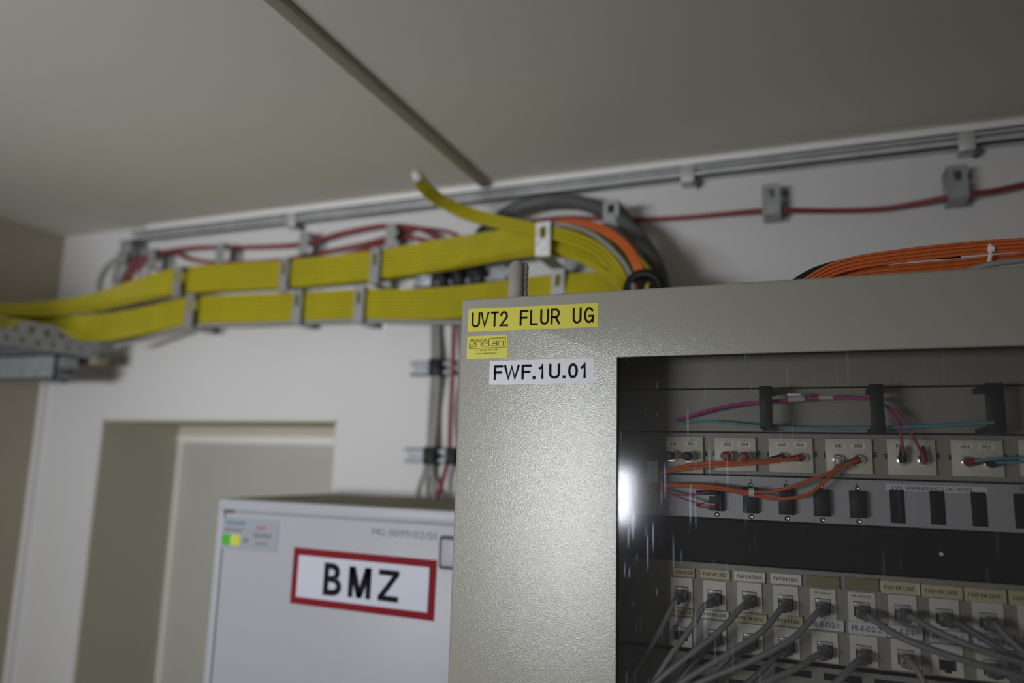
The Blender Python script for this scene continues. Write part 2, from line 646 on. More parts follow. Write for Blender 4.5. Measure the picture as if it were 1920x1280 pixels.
HL = [0.022, 0.024, 0.040, 0.060, 0.062, 0.060, 0.060, 0.060, 0.060, 0.060, 0.060, 0.060, 0.056, 0.050, 0.044, 0.04]
bundle(LO, 8, 3, HL, 0.0034, 'yellow data cable in the lower of the two wall bundles', 'yellow cables in the lower wall bundle')
# the loose end that bends up to the ceiling
FL = [(1180, 548, 1.005), (1160, 505, 1.022), (1126, 470, 1.055), (1080, 448, 1.093), (1018, 433, 1.123), (930, 415, 1.112), (870, 398, 1.085), (825, 375, 1.05), (797, 352, 1.01), (783, 332, 0.985)]
HF = [0.022, 0.022, 0.022, 0.022, 0.022, 0.022, 0.022, 0.020, 0.018, 0.016]
bundle(FL, 3, 2, HF, 0.0034, 'yellow data cable bending up loose from the bundle towards the ceiling', 'loose yellow cables bending up to the ceiling')
tie = MB()
q = spline([P(786, 338, 0.989), P(783, 332, 0.985), P(779, 325, 0.981), P(776, 318, 0.978)], 5)
tie.tube(q, [0.0085, 0.0095, 0.010, 0.010, 0.010, 0.010, 0.0098, 0.0095, 0.009, 0.0085, 0.008, 0.0075, 0.007, 0.006, 0.004, 0.002][:len(q)], 0, 12)
tag(tie.build('cable_end_cap', 'clear'), 'pale clear tip on the loose yellow cables', 'cable end')

# grey companions of the yellow bundles
cable('grey_control_cable', 'thin grey cable along the underside of the lower yellow bundle', 'cable',
      [(215, 650, 1.14), (270, 636, 1.165), (355, 612, 1.18), (450, 609, 1.195), (557, 605, 1.2), (673, 602, 1.195), (780, 604, 1.185), (860, 604, 1.175), (900, 600, 1.17)], 0.0042, 'grey_cable')
cable('grey_control_cable', 'thin light grey cable arching over the right end of the upper yellow bundle', 'cable',
      [(1040, 421, 1.115), (1066, 423, 1.105), (1110, 438, 1.07), (1150, 470, 1.035), (1180, 510, 1.01), (1192, 560, 0.985)], 0.0042, 'grey_cable')
for i, dx in enumerate((4, 10, 16)):
    cable('orange_fibre_cable', ['orange fibre cable arching down beside the yellow bundle, the nearest of three',
                                 'orange fibre cable arching down beside the yellow bundle, the middle of three',
                                 'orange fibre cable arching down beside the yellow bundle, the farthest of three'][i], 'cable',
          [(1036 + dx, 416 - 2 * i, 1.125), (1085 + dx, 420 - 2 * i, 1.083), (1130 + dx * .8, 438 - 3 * i, 1.05), (1164 + dx * .9, 463 - 2 * i, 1.02), (1184 + dx, 496, 1.005), (1192 + dx, 522, 1.012), (1194 + dx, 560, 1.018)],
          0.0027, 'orange', 'orange cables beside the yellow bundle')


# ================================================================== CLAMPS
def clamp(px, y0, y1, Y, label, w=0.020, m='clamp', slot=True, cat='clamp', group='cable clamps on the wall', back=True):
    t0, b0 = P(px, y0, Y), P(px, y1, Y)
    x = (t0.x + b0.x) / 2
    zt, zb = t0.z, b0.z
    o = thing('cable_clamp', label, cat, (x, WY, zb), group)
    b = MB()
    th = 0.0018
    h = zt - zb
    # front plate with a slotted hole
    if slot:
        s0, s1 = zt - h * 0.48, zt - h * 0.14
        b.box((x - w / 2, Y - th, zb), (x + w / 2, Y, s0))
        b.box((x - w / 2, Y - th, s1), (x + w / 2, Y, zt))
        b.box((x - w / 2, Y - th, s0), (x - w * 0.2, Y, s1))
        b.box((x + w * 0.2, Y - th, s0), (x + w / 2, Y, s1))
    else:
        b.box((x - w / 2, Y - th, zb), (x + w / 2, Y, zt))
    b.box((x - w / 2, Y - th, zb - th), (x + w / 2, Y + 0.004, zb))
    b.box((x - w / 2, Y + 0.004, zb - th), (x + w / 2, WY, zb), 1)
    b.box((x - w / 2, Y - th, zt), (x + w / 2, Y + 0.004, zt + th))
    b.box((x - w / 2, Y + 0.004, zt), (x + w / 2, WY, zt + th), 1)
    b.build('strap', [m, 'clamp'], o)
    b = MB()
    b.box((x - w / 2, WY - 0.003, zb - th), (x + w / 2 + 0.012, WY, zt + 0.006), bev=0.0008)
    b.build('back_plate', 'clamp', o)
    b = MB()
    b.lathe((x + w / 2 + 0.006, WY - 0.003, zt - 0.002), [(0, 0.006), (0.004, 0.006), (0.006, 0.004), (0.0062, 0.0015)], 0, 12)
    b.build('screw', 'conduit', o)
    return o


for px, y0, y1, Y, lb in ((333, 501, 555, 1.165, 'steel clamp around the upper yellow bundle, nearest the cable tray'),
                          (532, 485, 546, 1.185, 'steel clamp around the upper yellow bundle, second from the cable tray'),
                          (703, 466, 530, 1.175, 'steel clamp around the upper yellow bundle, third from the cable tray')):
    clamp(px, y0, y1, Y, lb)
clamp(1018, 418, 478, 1.100, 'bright shiny steel clamp where the yellow bundle bends down to the cabinet', 0.025, 'bright')
for px, y0, y1, Y, lb in ((355, 552, 613, 1.165, 'steel clamp around the lower yellow bundle, nearest the cable tray'),
                          (557, 545, 606, 1.185, 'steel clamp around the lower yellow bundle, second from the cable tray'),
                          (673, 539, 603, 1.18, 'steel clamp around the lower yellow bundle, third from the cable tray'),
                          (1046, 506, 570, 1.135, 'steel clamp around the lower yellow bundle, just above the cabinet edge')):
    clamp(px, y0, y1, Y, lb, 0.022)
for px, y0, y1, lb in ((232, 452, 492, 'small steel clamp at the left end of the ceiling rail'),
                       (285, 468, 500, 'small steel clamp on the red cables above the first yellow clamp'),
                       (413, 458, 492, 'small steel clamp on the red cables, second from the left corner'),
                       (570, 437, 474, 'small steel clamp on the red cables above the middle yellow clamps'),
                       (733, 422, 462, 'small steel clamp on the red cables where they arch highest')):
    clamp(px, y0, y1, 1.205, lb, 0.022, slot=False)
clamp(1146, 378, 424, 1.146, 'steel clamp holding the thick grey conduit arc', 0.026)
for px, y0, y1, lb in ((1446, 347, 400, 'steel clamp on the thin red cable, midway along the bare wall'),
                       (1796, 312, 370, 'steel clamp on the thin red cable, near the right edge of the photo')):
    clamp(px, y0, y1, 1.205, lb, 0.027)

# ================================================================== RED AND GREY CABLES ON THE WALL
cable('red_alarm_cable', 'single thin red cable running through two clamps along the bare wall', 'cable',
      [(1990, 334, 1.225), (1920, 346, 1.22), (1860, 358, 1.215), (1796, 366, 1.21), (1720, 381, 1.225), (1650, 392, 1.235), (1560, 395, 1.235), (1446, 394, 1.215),
       (1360, 401, 1.235), (1280, 408, 1.24), (1200, 411, 1.235), (1120, 409, 1.235), (1040, 409, 1.235), (960, 425, 1.235), (900, 450, 1.235)], 0.0042, 'red')
cable('red_alarm_cable', 'red cable arching high over the upper yellow bundle', 'cable',
      [(215, 580, 1.18), (232, 530, 1.2), (252, 492, 1.215), (300, 474, 1.217), (370, 464, 1.218), (470, 463, 1.218), (565, 457, 1.218), (640, 437, 1.218), (720, 423, 1.218),
       (780, 428, 1.218), (815, 444, 1.218), (840, 470, 1.218)], 0.0046, 'red', 'red cables above the yellow bundle')
cable('red_alarm_cable', 'red cable lying along the top of the upper yellow bundle', 'cable',
      [(228, 560, 1.18), (245, 520, 1.2), (275, 488, 1.215), (320, 472, 1.233), (360, 487, 1.233), (430, 493, 1.233), (530, 487, 1.233), (600, 474, 1.233), (680, 458, 1.233), (740, 444, 1.233), (800, 452, 1.233),
       (850, 475, 1.233)], 0.0044, 'red', 'red cables above the yellow bundle')
cable('red_alarm_cable', 'pale red cable arching on behind the other red cables', 'cable',
      [(600, 490, 1.235), (700, 462, 1.235), (770, 432, 1.238), (820, 431, 1.24), (858, 443, 1.24), (885, 470, 1.24)], 0.0036, 'red', 'red cables above the yellow bundle')
cable('grey_power_cable', 'grey cable curving down from the left end of the rail', 'cable',
      [(236, 455, 1.225), (225, 480, 1.222), (202, 500, 1.215), (188, 525, 1.20), (184, 560, 1.18), (184, 590, 1.15)], 0.007, 'grey_cable', 'grey cables in the left corner')
cable('grey_power_cable', 'shorter dark grey cable in the corner beside the red cables', 'cable',
      [(250, 478, 1.23), (236, 505, 1.225), (222, 530, 1.21), (208, 555, 1.19), (205, 585, 1.17)], 0.006, 'grey_cable', 'grey cables in the left corner')
cable('grey_conduit', 'thick dark grey conduit arching into the top of the cabinet', 'conduit',
      [(880, 500, 1.235), (905, 450, 1.23), (935, 412, 1.215), (975, 388, 1.20), (1030, 377, 1.195), (1090, 381, 1.18), (1145, 402, 1.165), (1190, 437, 1.14),
       (1220, 478, 1.13), (1238, 520, 1.12), (1247, 575, 1.115)], 0.0128, 'conduit')
g = MB()
c = P(905, 448, 1.225)
q = [P(893, 468, 1.235), P(900, 455, 1.23), P(912, 438, 1.226), P(924, 424, 1.22)]
g.tube(q, [0.016, 0.019, 0.019, 0.016], 0, 12)
tag(g.build('conduit_gland', 'black'), 'black gland on the left end of the grey conduit', 'gland')
# lines going down the wall to the fire panel
cable('red_alarm_cable', 'red cable dropping down the wall behind the cabinet edge to the grey fire panel', 'cable',
      [(855, 560, 1.23), (851, 620, 1.23), (849, 690, 1.22), (845, 770, 1.23), (842, 850, 1.22), (833, 890, 1.225), (823, 925, 1.21), (818, 955, 1.18)], 0.0046, 'red')
cable('grey_power_cable', 'grey cable dropping down the wall through the black clips, nearer the door recess', 'cable',
      [(813, 560, 1.235), (812, 620, 1.235), (812, 690, 1.225), (807, 770, 1.235), (803, 850, 1.225), (796, 885, 1.23), (786, 915, 1.22), (780, 950, 1.2)], 0.005, 'grey_cable', 'grey cables dropping to the fire panel')
cable('grey_power_cable', 'grey cable dropping down the wall through the black clips, nearer the red cable', 'cable',
      [(822, 560, 1.235), (821, 620, 1.235), (821, 690, 1.225), (817, 770, 1.235), (811, 850, 1.225), (810, 885, 1.235), (814, 915, 1.225), (816, 950, 1.2)], 0.005, 'grey_cable', 'grey cables dropping to the fire panel')


def wall_rail(px0, px1, py, label, clips, h=0.026):
    a, c = P(px0, py, 1.232), P(px1, py, 1.232)
    z = a.z
    o = thing('mounting_rail', label, 'rail', ((a.x + c.x) / 2, WY, z), 'short mounting rails on the wall')
    b = MB()
    b.box((a.x, 1.247, z - h / 2), (c.x, WY, z + h / 2))
    for s in (-1, 1):
        b.box((a.x, 1.232, z + s * h / 2), (c.x, WY, z + s * (h / 2 - 0.002)))
        b.box((a.x, 1.232, z + s * h / 2), (c.x, 1.234, z + s * (h / 2 - 0.008)))
    b.build('channel', 'galv', o)
    for cx, wd, mm in clips:
        p = P(cx, py, 1.222)
        b = MB()
        b.box((p.x - wd / 2, 1.214, z - h * 0.62), (p.x + wd / 2, 1.247, z + h * 0.62), bev=0.003)
        b.box((p.x - wd * 0.3, 1.209, z - h * 0.25), (p.x + wd * 0.3, 1.214, z + h * 0.25), bev=0.001)
        b.build('rail_clip', mm, o)
    return o


wall_rail(768, 900, 691, 'short steel rail across the dropping cables, the upper of two', ((816, 0.022, 'black'),))
wall_rail(757, 900, 853, 'short steel rail just above the fire panel, the lower of two', ((806, 0.022, 'black'), (846, 0.018, 'black')))
wall_rail(775, 946, 522, 'short steel rail of black clips between the two yellow bundles', ((797, 0.034, 'galv'), (830, 0.014, 'black'), (858, 0.020, 'black'), (893, 0.024, 'black')), 0.034)

# ================================================================== FIRE ALARM PANEL (grey box with BMZ sign)
BY, BX0, BX1, BZ = 0.950, -0.8706, -0.42, 1.9335
fp = thing('fire_alarm_panel', 'light grey fire alarm panel box with BMZ sign on the wall', 'control panel', ((BX0 + BX1) / 2, WY, 1.30))
b = MB()
b.box((BX0, BY + 0.006, 1.30), (BX1, WY, BZ), 0, 0.003)
b.box((BX0 + 0.004, BY + 0.012, BZ - 0.0004), (BX1 - 0.004, WY - 0.002, BZ + 0.0008), 1)
b.build('body', ['box', 'dust'], fp)
# raised rim around the front door
dx0, dz1 = BX0 + 0.0135, P(418, 957, BY).z
b = MB()
b.box((BX0, BY - 0.002, dz1 + 0.0012), (BX1, BY + 0.008, BZ), 0, 0.002)
b.box((BX0, BY - 0.002, 1.30), (dx0 - 0.0012, BY + 0.008, dz1 + 0.0014), 0, 0.0012)
b.build('rim', 'box', fp)
b = MB()
b.box((dx0 + 0.0008, BY - 0.001, 1.305), (BX1 - 0.004, BY + 0.008, dz1 - 0.0012), 0, 0.0015)
dr = b.build('door', 'box', fp)
# sign
SY = BY - 0.0012
tl, trr, bl, brr = P(552, 1025, SY), P(818, 1049.5, SY), P(544, 1130, SY), P(814, 1163, SY)
sx0, sx1 = (tl.x + bl.x) / 2, (trr.x + brr.x) / 2
ang = math.atan2(trr.z - tl.z, trr.x - tl.x)
ht = (tl.z - bl.z + trr.z - brr.z) / 2
wd = sx1 - sx0


def rot_rect(x, z, w_, h_, a, inset=0.0):
    c, s = math.cos(a), math.sin(a)
    pts = [(inset, inset), (w_ - inset, inset), (w_ - inset, h_ - inset), (inset, h_ - inset)]
    return [(x + p * c - q * s, z + p * s + q * c) for p, q in pts]


b = MB()
b.quadprism(rot_rect(sx0, bl.z, wd, ht, ang), SY - 0.0012, SY)
b.quadprism(rot_rect(sx0, bl.z, wd, ht, ang, 0.0102), SY - 0.0016, SY - 0.0008, 1)
l0, l1 = P(606, 1112, SY), P(748, 1112, SY)
zb = bl.z + ht * 0.5 - 0.0213
W3 = l1.x - l0.x


def sign_letter(polys, x, z, w_, h_):
    for pl in polys:
        out = []
        for u, v in pl:
            du, dv = x + u * w_ - sx0, z + v * h_ - bl.z
            out.append((sx0 + du * math.cos(ang) - dv * math.sin(ang), SY - 0.0018, bl.z + du * math.sin(ang) + dv * math.cos(ang)))
        b.add(out, [list(range(len(out)))], 2)


b.text('B', l0.x, zb - 0.0005, 0.0425, SY - 0.0018, 2, W3 * 0.25, ang, bold=0.024)
sign_letter([[(0, 0), (.22, 0), (.22, 1), (0, 1)], [(.78, 0), (1, 0), (1, 1), (.78, 1)], [(0, 1), (.29, 1), (.62, 0), (.38, 0)], [(1, 1), (.71, 1), (.38, 0), (.62, 0)]],
            l0.x + W3 * 0.34, zb - 0.0002, W3 * 0.30, 0.0425)
sign_letter([[(0, .82), (1, .82), (1, 1), (0, 1)], [(0, 0), (1, 0), (1, .18), (0, .18)], [(0, .15), (.30, .15), (1, .85), (.70, .85)]],
            l0.x + W3 * 0.735, zb - 0.0002, W3 * 0.265, 0.0425)
b.build('sign', ['signred', 'signwhite', 'ink'], dr)['label'] = 'white sign with a red border reading BMZ'
# type label with green and yellow marks
a, c = P(418, 969, SY), P(519, 1036, SY)
X0, X1, Z1, Z0 = a.x + 0.0005, c.x, a.z, c.z
W_, H_ = X1 - X0, Z1 - Z0
b = MB()
b.box((X0, SY - 0.0006, Z0), (X1, SY, Z1))
def row(u0, u1, v0, v1, mi, n=7):
    """a row of print too small to read: short dashes of ink"""
    st = (u1 - u0) / n
    for q_ in range(n):
        b.box((X0 + W_ * (u0 + st * q_), SY - 0.0008, Z0 + H_ * v0), (X0 + W_ * (u0 + st * (q_ + 0.78)), SY - 0.0003, Z0 + H_ * v1), mi)


row(.06, .42, .78, .90, 1)
row(.04, .38, .56, .66, 2, 8)
row(.40, .50, .22, .40, 2, 2)
row(.63, .80, .68, .78, 5, 3)
row(.58, .90, .42, .56, 2, 6)
row(.62, .84, .20, .28, 2, 6)
b.box((X0 + W_ * .01, SY - 0.001, Z0 + H_ * .12), (X0 + W_ * .16, SY - 0.0005, Z0 + H_ * .46), 3)
b.box((X0 + W_ * .175, SY - 0.001, Z0 + H_ * .12), (X0 + W_ * .34, SY - 0.0005, Z0 + H_ * .46), 4)
b.build('type_label', ['sticker_grey', 'teal_ink', 'grey_ink', 'green', 'yellow_mark', 'red_ink'], dr)['label'] = 'grey type label with a green and a yellow mark'
b = MB()
a, c = P(698, 1001, SY), P(818, 1009, SY)
b.text('MG 0099/02/01', a.x, a.z - 0.001, 0.0095, SY - 0.0005, 0, c.x - a.x, ang)
b.build('printed_number', 'grey_ink', dr)
b = MB()
a = P(420, 958, BY - 0.003)
b.box((a.x, BY - 0.004, a.z - 0.0025), (a.x + 0.014, BY - 0.001, a.z + 0.0025), bev=0.001)
b.build('hinge_pin', 'conduit', fp)
# handle plate at the right
a, c = P(827, 1003, SY), P(835, 1066, SY)
b = MB()
hz0, hz1, hx = c.z, a.z, a.x
b.box((hx, SY - 0.006, hz0), (hx + 0.055, SY, hz1), 0, 0.004, 3)
b.box((hx + 0.004, SY - 0.0075, hz0 + 0.004), (hx + 0.051, SY - 0.004, hz1 - 0.004), 1, 0.003, 3)
b.build('handle_plate', ['conduit', 'box'], dr)

# ================================================================== NETWORK CABINET
DY = 0.690                      # front of the door
CX0, CX1, CZT = -0.335, 0.265, 2.1685
WX0, WX1, WZ1, WZ0 = -0.1690, 0.225, 2.1031, 0.35
cab = thing('network_cabinet', 'beige-grey network cabinet with a glazed door and tape labels', 'cabinet', ((CX0 + CX1) / 2, DY + 0.25, 0))
b = MB()
by0, by1 = DY + 0.020, 1.20
b.box((CX0 + 0.002, by0, 0), (CX0 + 0.004, by1, CZT - 0.003), 0)
b.box((CX1 - 0.004, by0, 0), (CX1 - 0.002, by1, CZT - 0.003), 0)
b.box((CX0 + 0.004, by1 - 0.002, 0), (CX1 - 0.004, by1, CZT - 0.003), 0)
b.box((CX0 + 0.002, by0, CZT - 0.005), (CX1 - 0.002, by1 - 0.0, CZT - 0.003), 0)
b.box((CX0 + 0.004, by0, 0.02), (CX1 - 0.004, by1 - 0.002, 0.022), 0)
b.build('body', 'cabinet', cab)
# black inner lining: side panels and posts
b = MB()
b.box((CX0 + 0.006, by0 + 0.004, 0.03), (CX0 + 0.007, by1 - 0.004, CZT - 0.008))
b.box((CX1 - 0.007, by0 + 0.004, 0.03), (CX1 - 0.006, by1 - 0.004, CZT - 0.008))
b.box((CX0 + 0.007, 1.0, 0.03), (CX1 - 0.007, 1.002, CZT - 0.008))
b.build('inner_lining', 'matt_black', cab)
for xa, xb in ((-0.250, -0.2115), (0.2475, 0.2575)):
    b = MB()
    b.box((xa, 0.8135, 0.05), (xb, 0.8155, CZT - 0.012))
    b.box((xa, 0.8155, 0.05), (xa + 0.002, 0.87, CZT - 0.012))
    b.build('mounting_post', 'matt_black', cab)


def rounded(x0, z0, x1, z1, r, n=5):
    out = []
    for cx, cz, a0 in ((x1 - r, z1 - r, 0), (x0 + r, z1 - r, 90), (x0 + r, z0 + r, 180), (x1 - r, z0 + r, 270)):
        for k in range(n + 1):
            a = RAD(a0 + 90 * k / n)
            out.append((cx + r * math.cos(a), cz + r * math.sin(a)))
    return out


def frame_mesh(outer, inner, Y0, Y1, bev, mi=0):
    """a ring between two outlines with the same point count, rounded front edge on the outside"""
    b = MB()
    n = len(outer)
    cx = sum(p[0] for p in outer) / n
    cz = sum(p[1] for p in outer) / n
    rings = []
    steps = 4
    for k in range(steps + 1):
        a = math.pi / 2 * k / steps
        dd = bev * (1 - math.cos(a))
        yy = Y0 + bev * (1 - math.sin(a))
        ring = []
        for i in range(n):
            p0, p1, p2 = Vector(outer[i - 1]), Vector(outer[i]), Vector(outer[(i + 1) % n])
            tn = (p2 - p0).normalized()
            nn = Vector((-tn.y, tn.x))
            if nn.dot(Vector((cx, cz)) - p1) < 0:
                nn = -nn
            q = p1 + nn * dd
            ring.append((q.x, yy, q.y))
        rings.append(ring)
    rings = [[(p[0], Y1, p[1]) for p in outer]] + rings
    rings += [[(p[0], Y0, p[1]) for p in inner], [(p[0], Y1, p[1]) for p in inner]]
    v = [p for r_ in rings for p in r_]
    f = []
    R_ = len(rings)
    for i in range(R_):
        j = (i + 1) % R_
        for k in range(n):
            k2 = (k + 1) % n
            f.append([i * n + k, i * n + k2, j * n + k2, j * n + k])
    b.add(v, f, mi, True)
    return b


outer = rounded(CX0, 0.05, CX1, CZT, 0.0035, 5)
inner = rounded(WX0, WZ0, WX1, WZ1, 0.0004, 5)
dm = frame_mesh(outer, inner, DY, DY + 0.003, 0.0028)
# folded edge of the door leaf
dm.box((CX0 + 0.0006, DY + 0.003, 0.05), (CX0 + 0.002, DY + 0.019, CZT - 0.001))
dm.box((CX0 + 0.0006, DY + 0.003, CZT - 0.002), (CX1 - 0.0006, DY + 0.019, CZT - 0.0006))
door = dm.build('door', 'cabinet', cab)
b = MB()
b.box((WX0 - 0.012, DY + 0.0032, WZ0 - 0.012), (WX1 + 0.012, DY + 0.0062, WZ1 + 0.012))
b.build('glass_pane', 'glass', door)
b = MB()
for (a0, a1, c0, c1) in ((WX0 - 0.016, WX0 - 0.0004, WZ0, WZ1 + 0.014), (WX1 + 0.0004, WX1 + 0.012, WZ0, WZ1 + 0.014), (WX0 - 0.014, WX1 + 0.012, WZ1 + 0.0004, WZ1 + 0.014)):
    b.box((a0, DY + 0.0063, c0), (a1, DY + 0.017, c1), bev=0.001)
b.build('gasket', 'rubber', door)
# thin bright edge of the frame seam on the top left
b = MB()
LY = DY - 0.0004


def tape(name, c4, mats, texts, label):
    """c4: photo corners of the tape (top left, top right, bottom left)"""
    p0, p1, p2 = P(*c4[0], LY), P(*c4[1], LY), P(*c4[2], LY)
    a = math.atan2(p1.z - p0.z, p1.x - p0.x)
    h_ = p0.z - p2.z
    w_ = math.hypot(p1.x - p0.x, p1.z - p0.z)
    b = MB()
    b.quadprism(rot_rect(p2.x, p2.z, w_, h_, a), LY, DY + 0.0001)
    for fn in texts:
        fn(b, p2.x, p2.z, w_, h_, a)
    o = b.build(name, mats, door)
    o['label'] = label
    return o


def place(x, z, a, u, v):
    return x + u * math.cos(a) - v * math.sin(a), z + u * math.sin(a) + v * math.cos(a)


def arc(cx, cy, rx, ry, a0, a1, n=14):
    return [(cx + rx * math.cos(RAD(a0 + (a1 - a0) * k / n)), cy + ry * math.sin(RAD(a0 + (a1 - a0) * k / n))) for k in range(n + 1)]


STROKES = {
    'U': [[(0, 1)] + arc(.5, .30, .5, .30, 180, 360) + [(1, 1)]],
    'V': [[(0, 1), (.5, 0), (1, 1)]],
    'T': [[(0, 1), (1, 1)], [(.5, 1), (.5, 0)]],
    '2': [arc(.48, .71, .46, .29, 165, -25, 14) + [(0, 0), (1, 0)]],
    'F': [[(1, 1), (0, 1), (0, 0)], [(0, .51), (.86, .51)]],
    'L': [[(0, 1), (0, 0), (1, 0)]],
    'R': [[(0, 0), (0, 1), (.52, 1)] + arc(.55, .73, .40, .27, 85, -85, 10) + [(.5, .46), (0, .46)], [(.52, .46), (1, 0)]],
    'G': [arc(.5, .5, .5, .5, 40, 320, 22) + [(.98, .05), (1, .44), (.55, .44)]],
    'W': [[(0, 1), (.26, 0), (.5, .95), (.74, 0), (1, 1)]],
    '.': [[(.5, 0), (.5, .10)]],
    '1': [[(0, .76), (.25, .80), (.62, 1), (.62, 0)]],
    '0': [arc(.5, .5, .5, .5, 0, 360, 24)],
}


def stroke_text(b, chars, x, z, w_, h_, a, v0, cap, t_):
    """chars: (letter, left, right) as fractions of the tape's width; v0 and cap as fractions of its height"""
    for ch, u0, u1 in chars:
        X0_, X1_ = w_ * u0 + t_ / 2, w_ * u1 - t_ / 2
        Zb, Hc = h_ * v0 + t_ / 2, h_ * cap - t_
        for pl in STROKES[ch]:
            if ch == '.':
                mx_ = (w_ * u0 + w_ * u1) / 2
                q_ = t_ * 0.62
                pts = [(mx_ - q_, h_ * v0), (mx_ + q_, h_ * v0), (mx_ + q_, h_ * v0 + 2 * q_), (mx_ - q_, h_ * v0 + 2 * q_)]
                b.add([(X_, LY - 0.00025, Z_) for X_, Z_ in (place(x, z, a, *p_) for p_ in pts)], [[0, 1, 2, 3]], 1)
                continue
            P2 = [Vector((X0_ + u * (X1_ - X0_), Zb + v * Hc)) for u, v in pl]
            n = len(P2)
            closed = (P2[0] - P2[-1]).length < 1e-7
            left, right = [], []
            for k in range(n):
                d0 = (P2[k] - P2[k - 1]).normalized() if k else None
                d1 = (P2[k + 1] - P2[k]).normalized() if k < n - 1 else None
                if closed and k in (0, n - 1):
                    d0, d1 = (P2[-1] - P2[-2]).normalized(), (P2[1] - P2[0]).normalized()
                ext = Vector((0, 0))
                if d0 is None:
                    d, ext = d1, d1 * (-t_ / 2)
                    sc = 1
                elif d1 is None:
                    d, ext = d0, d0 * (t_ / 2)
                    sc = 1
                else:
                    d = (d0 + d1)
                    d = d.normalized() if d.length > 1e-4 else d0
                    sc = min(1.9, 1 / max(0.3, d.dot(d0)))
                nn = Vector((-d.y, d.x)) * (t_ / 2 * sc)
                left.append(P2[k] + nn + ext)
                right.append(P2[k] - nn + ext)
            vv = [place(x, z, a, *q_) for q_ in left + right]
            b.add([(X_, LY - 0.00025, Z_) for X_, Z_ in vv], [[k, k + 1, n + k + 1, n + k] for k in range(n - 1)], 1)


def uvt(b, x, z, w_, h_, a):
    px_ = (('U', 235, 325), ('V', 328, 420), ('T', 438, 518), ('2', 532, 618), ('F', 737, 824), ('L', 842, 920), ('U', 943, 1030), ('R', 1048, 1140), ('U', 1261, 1347), ('G', 1370, 1467))
    stroke_text(b, [(c_, (p_ - 197) / 1304, (q_ - 197) / 1304) for c_, p_, q_ in px_], x, z, w_, h_, a, 0.175, 0.665, h_ * 0.088)


def fwf(b, x, z, w_, h_, a):
    px_ = (('F', 460, 556), ('W', 566, 728), ('F', 748, 850), ('.', 865, 888), ('1', 925, 985), ('U', 1026, 1136), ('.', 1165, 1187), ('0', 1214, 1310), ('1', 1336, 1403))
    stroke_text(b, [(c_, (p_ - 413) / 1050, (q_ - 413) / 1050) for c_, p_, q_ in px_], x, z, w_, h_, a, 0.195, 0.62, h_ * 0.104)


def logo(b, x, z, w_, h_, a):
    def line(pts, t_=0.00055):
        for p, q in zip(pts, pts[1:]):
            d = Vector((q[0] - p[0], q[1] - p[1]))
            if d.length == 0:
                continue
            n_ = Vector((-d.y, d.x)).normalized() * t_ / 2
            e_ = d.normalized() * t_ * 0.45
            c4 = [(p[0] - e_.x + n_.x, p[1] - e_.y + n_.y), (q[0] + e_.x + n_.x, q[1] + e_.y + n_.y), (q[0] + e_.x - n_.x, q[1] + e_.y - n_.y), (p[0] - e_.x - n_.x, p[1] - e_.y - n_.y)]
            vv = [place(x, z, a, *c_) for c_ in c4]
            b.add([(c_[0], LY - 0.0002, c_[1]) for c_ in vv], [[0, 1, 2, 3]], 1)
    U = lambda u: w_ * u
    V = lambda v: h_ * v
    base, mid, top = 0.535, 0.64, 0.745
    # e n e l a n in one square monoline hand
    def e(u0, u1):
        line([(U(u0), V(mid)), (U(u1), V(mid)), (U(u1), V(top)), (U(u0 + .01), V(top)), (U(u0), V(top - .03)), (U(u0), V(base + .03)), (U(u0 + .01), V(base)), (U(u1), V(base))])
    e(0.065, 0.185)
    line([(U(0.225), V(base)), (U(0.225), V(top)), (U(0.325), V(top)), (U(0.345), V(top - .03)), (U(0.345), V(base))])
    e(0.385, 0.505)
    line([(U(0.62), V(base)), (U(0.57), V(base)), (U(0.545), V(base + .04)), (U(0.545), V(0.82)), (U(0.57), V(0.87)), (U(0.94), V(0.87)), (U(0.955), V(0.84)), (U(0.955), V(0.48)), (U(0.935), V(0.455)), (U(0.075), V(0.455)),
          (U(0.06), V(0.48)), (U(0.06), V(base + .03))])
    line([(U(0.635), V(top)), (U(0.745), V(top)), (U(0.745), V(base)), (U(0.635), V(base)), (U(0.635), V(mid)), (U(0.745), V(mid))])
    line([(U(0.79), V(base)), (U(0.79), V(top)), (U(0.88), V(top)), (U(0.90), V(top - .03)), (U(0.90), V(base))])
    X, Z = place(x, z, a, U(0.085), V(0.80))
    b.text('INSTALACJE', X, Z, h_ * 0.065, LY - 0.0002, 1, U(0.40), a, bold=0.02, shear=0.25)
    X, Z = place(x, z, a, U(0.22), V(0.335))
    b.text('T: +48 508 989 068', X, Z, h_ * 0.06, LY - 0.0002, 1, U(0.54), a, bold=0.006)
    X, Z = place(x, z, a, U(0.22), V(0.20))
    b.text('e: biuro@enelan.pl', X, Z, h_ * 0.06, LY - 0.0002, 1, U(0.52), a, bold=0.006)


tape('label_tape', ((879, 579.5), (1121.5, 567.5), (877, 622)), ['yellow_tape', 'ink'], [uvt], 'yellow tape reading UVT2 FLUR UG')
tape('logo_sticker', ((876.5, 630.5), (951.5, 627), (875, 673)), ['yellow_tape', 'ink'], [logo], 'small yellow installer sticker')
tape('label_tape', ((919, 677), (1114.5, 671), (917, 721)), ['white', 'ink'], [fwf], 'white tape reading FWF.1U.01')

# ================================================================== RACK UNITS
RY = 0.809
RXA, RXB = -0.228, 0.255


def face(name, label, cat, z0, z1, m, mats=None):
    o = thing(name, label, cat, ((RXA + RXB) / 2, RY, z0), None)
    b = MB()
    b.box((RXA, RY, z0 + 0.0007), (RXB, RY + 0.003, z1 - 0.0007), 0, 0.0006, 1)
    b.box((RXA + 0.02, RY + 0.003, z0 + 0.003), (RXB - 0.02, RY + 0.10, z1 - 0.003), 0)
    b.build('front_plate', m, o)
    return o


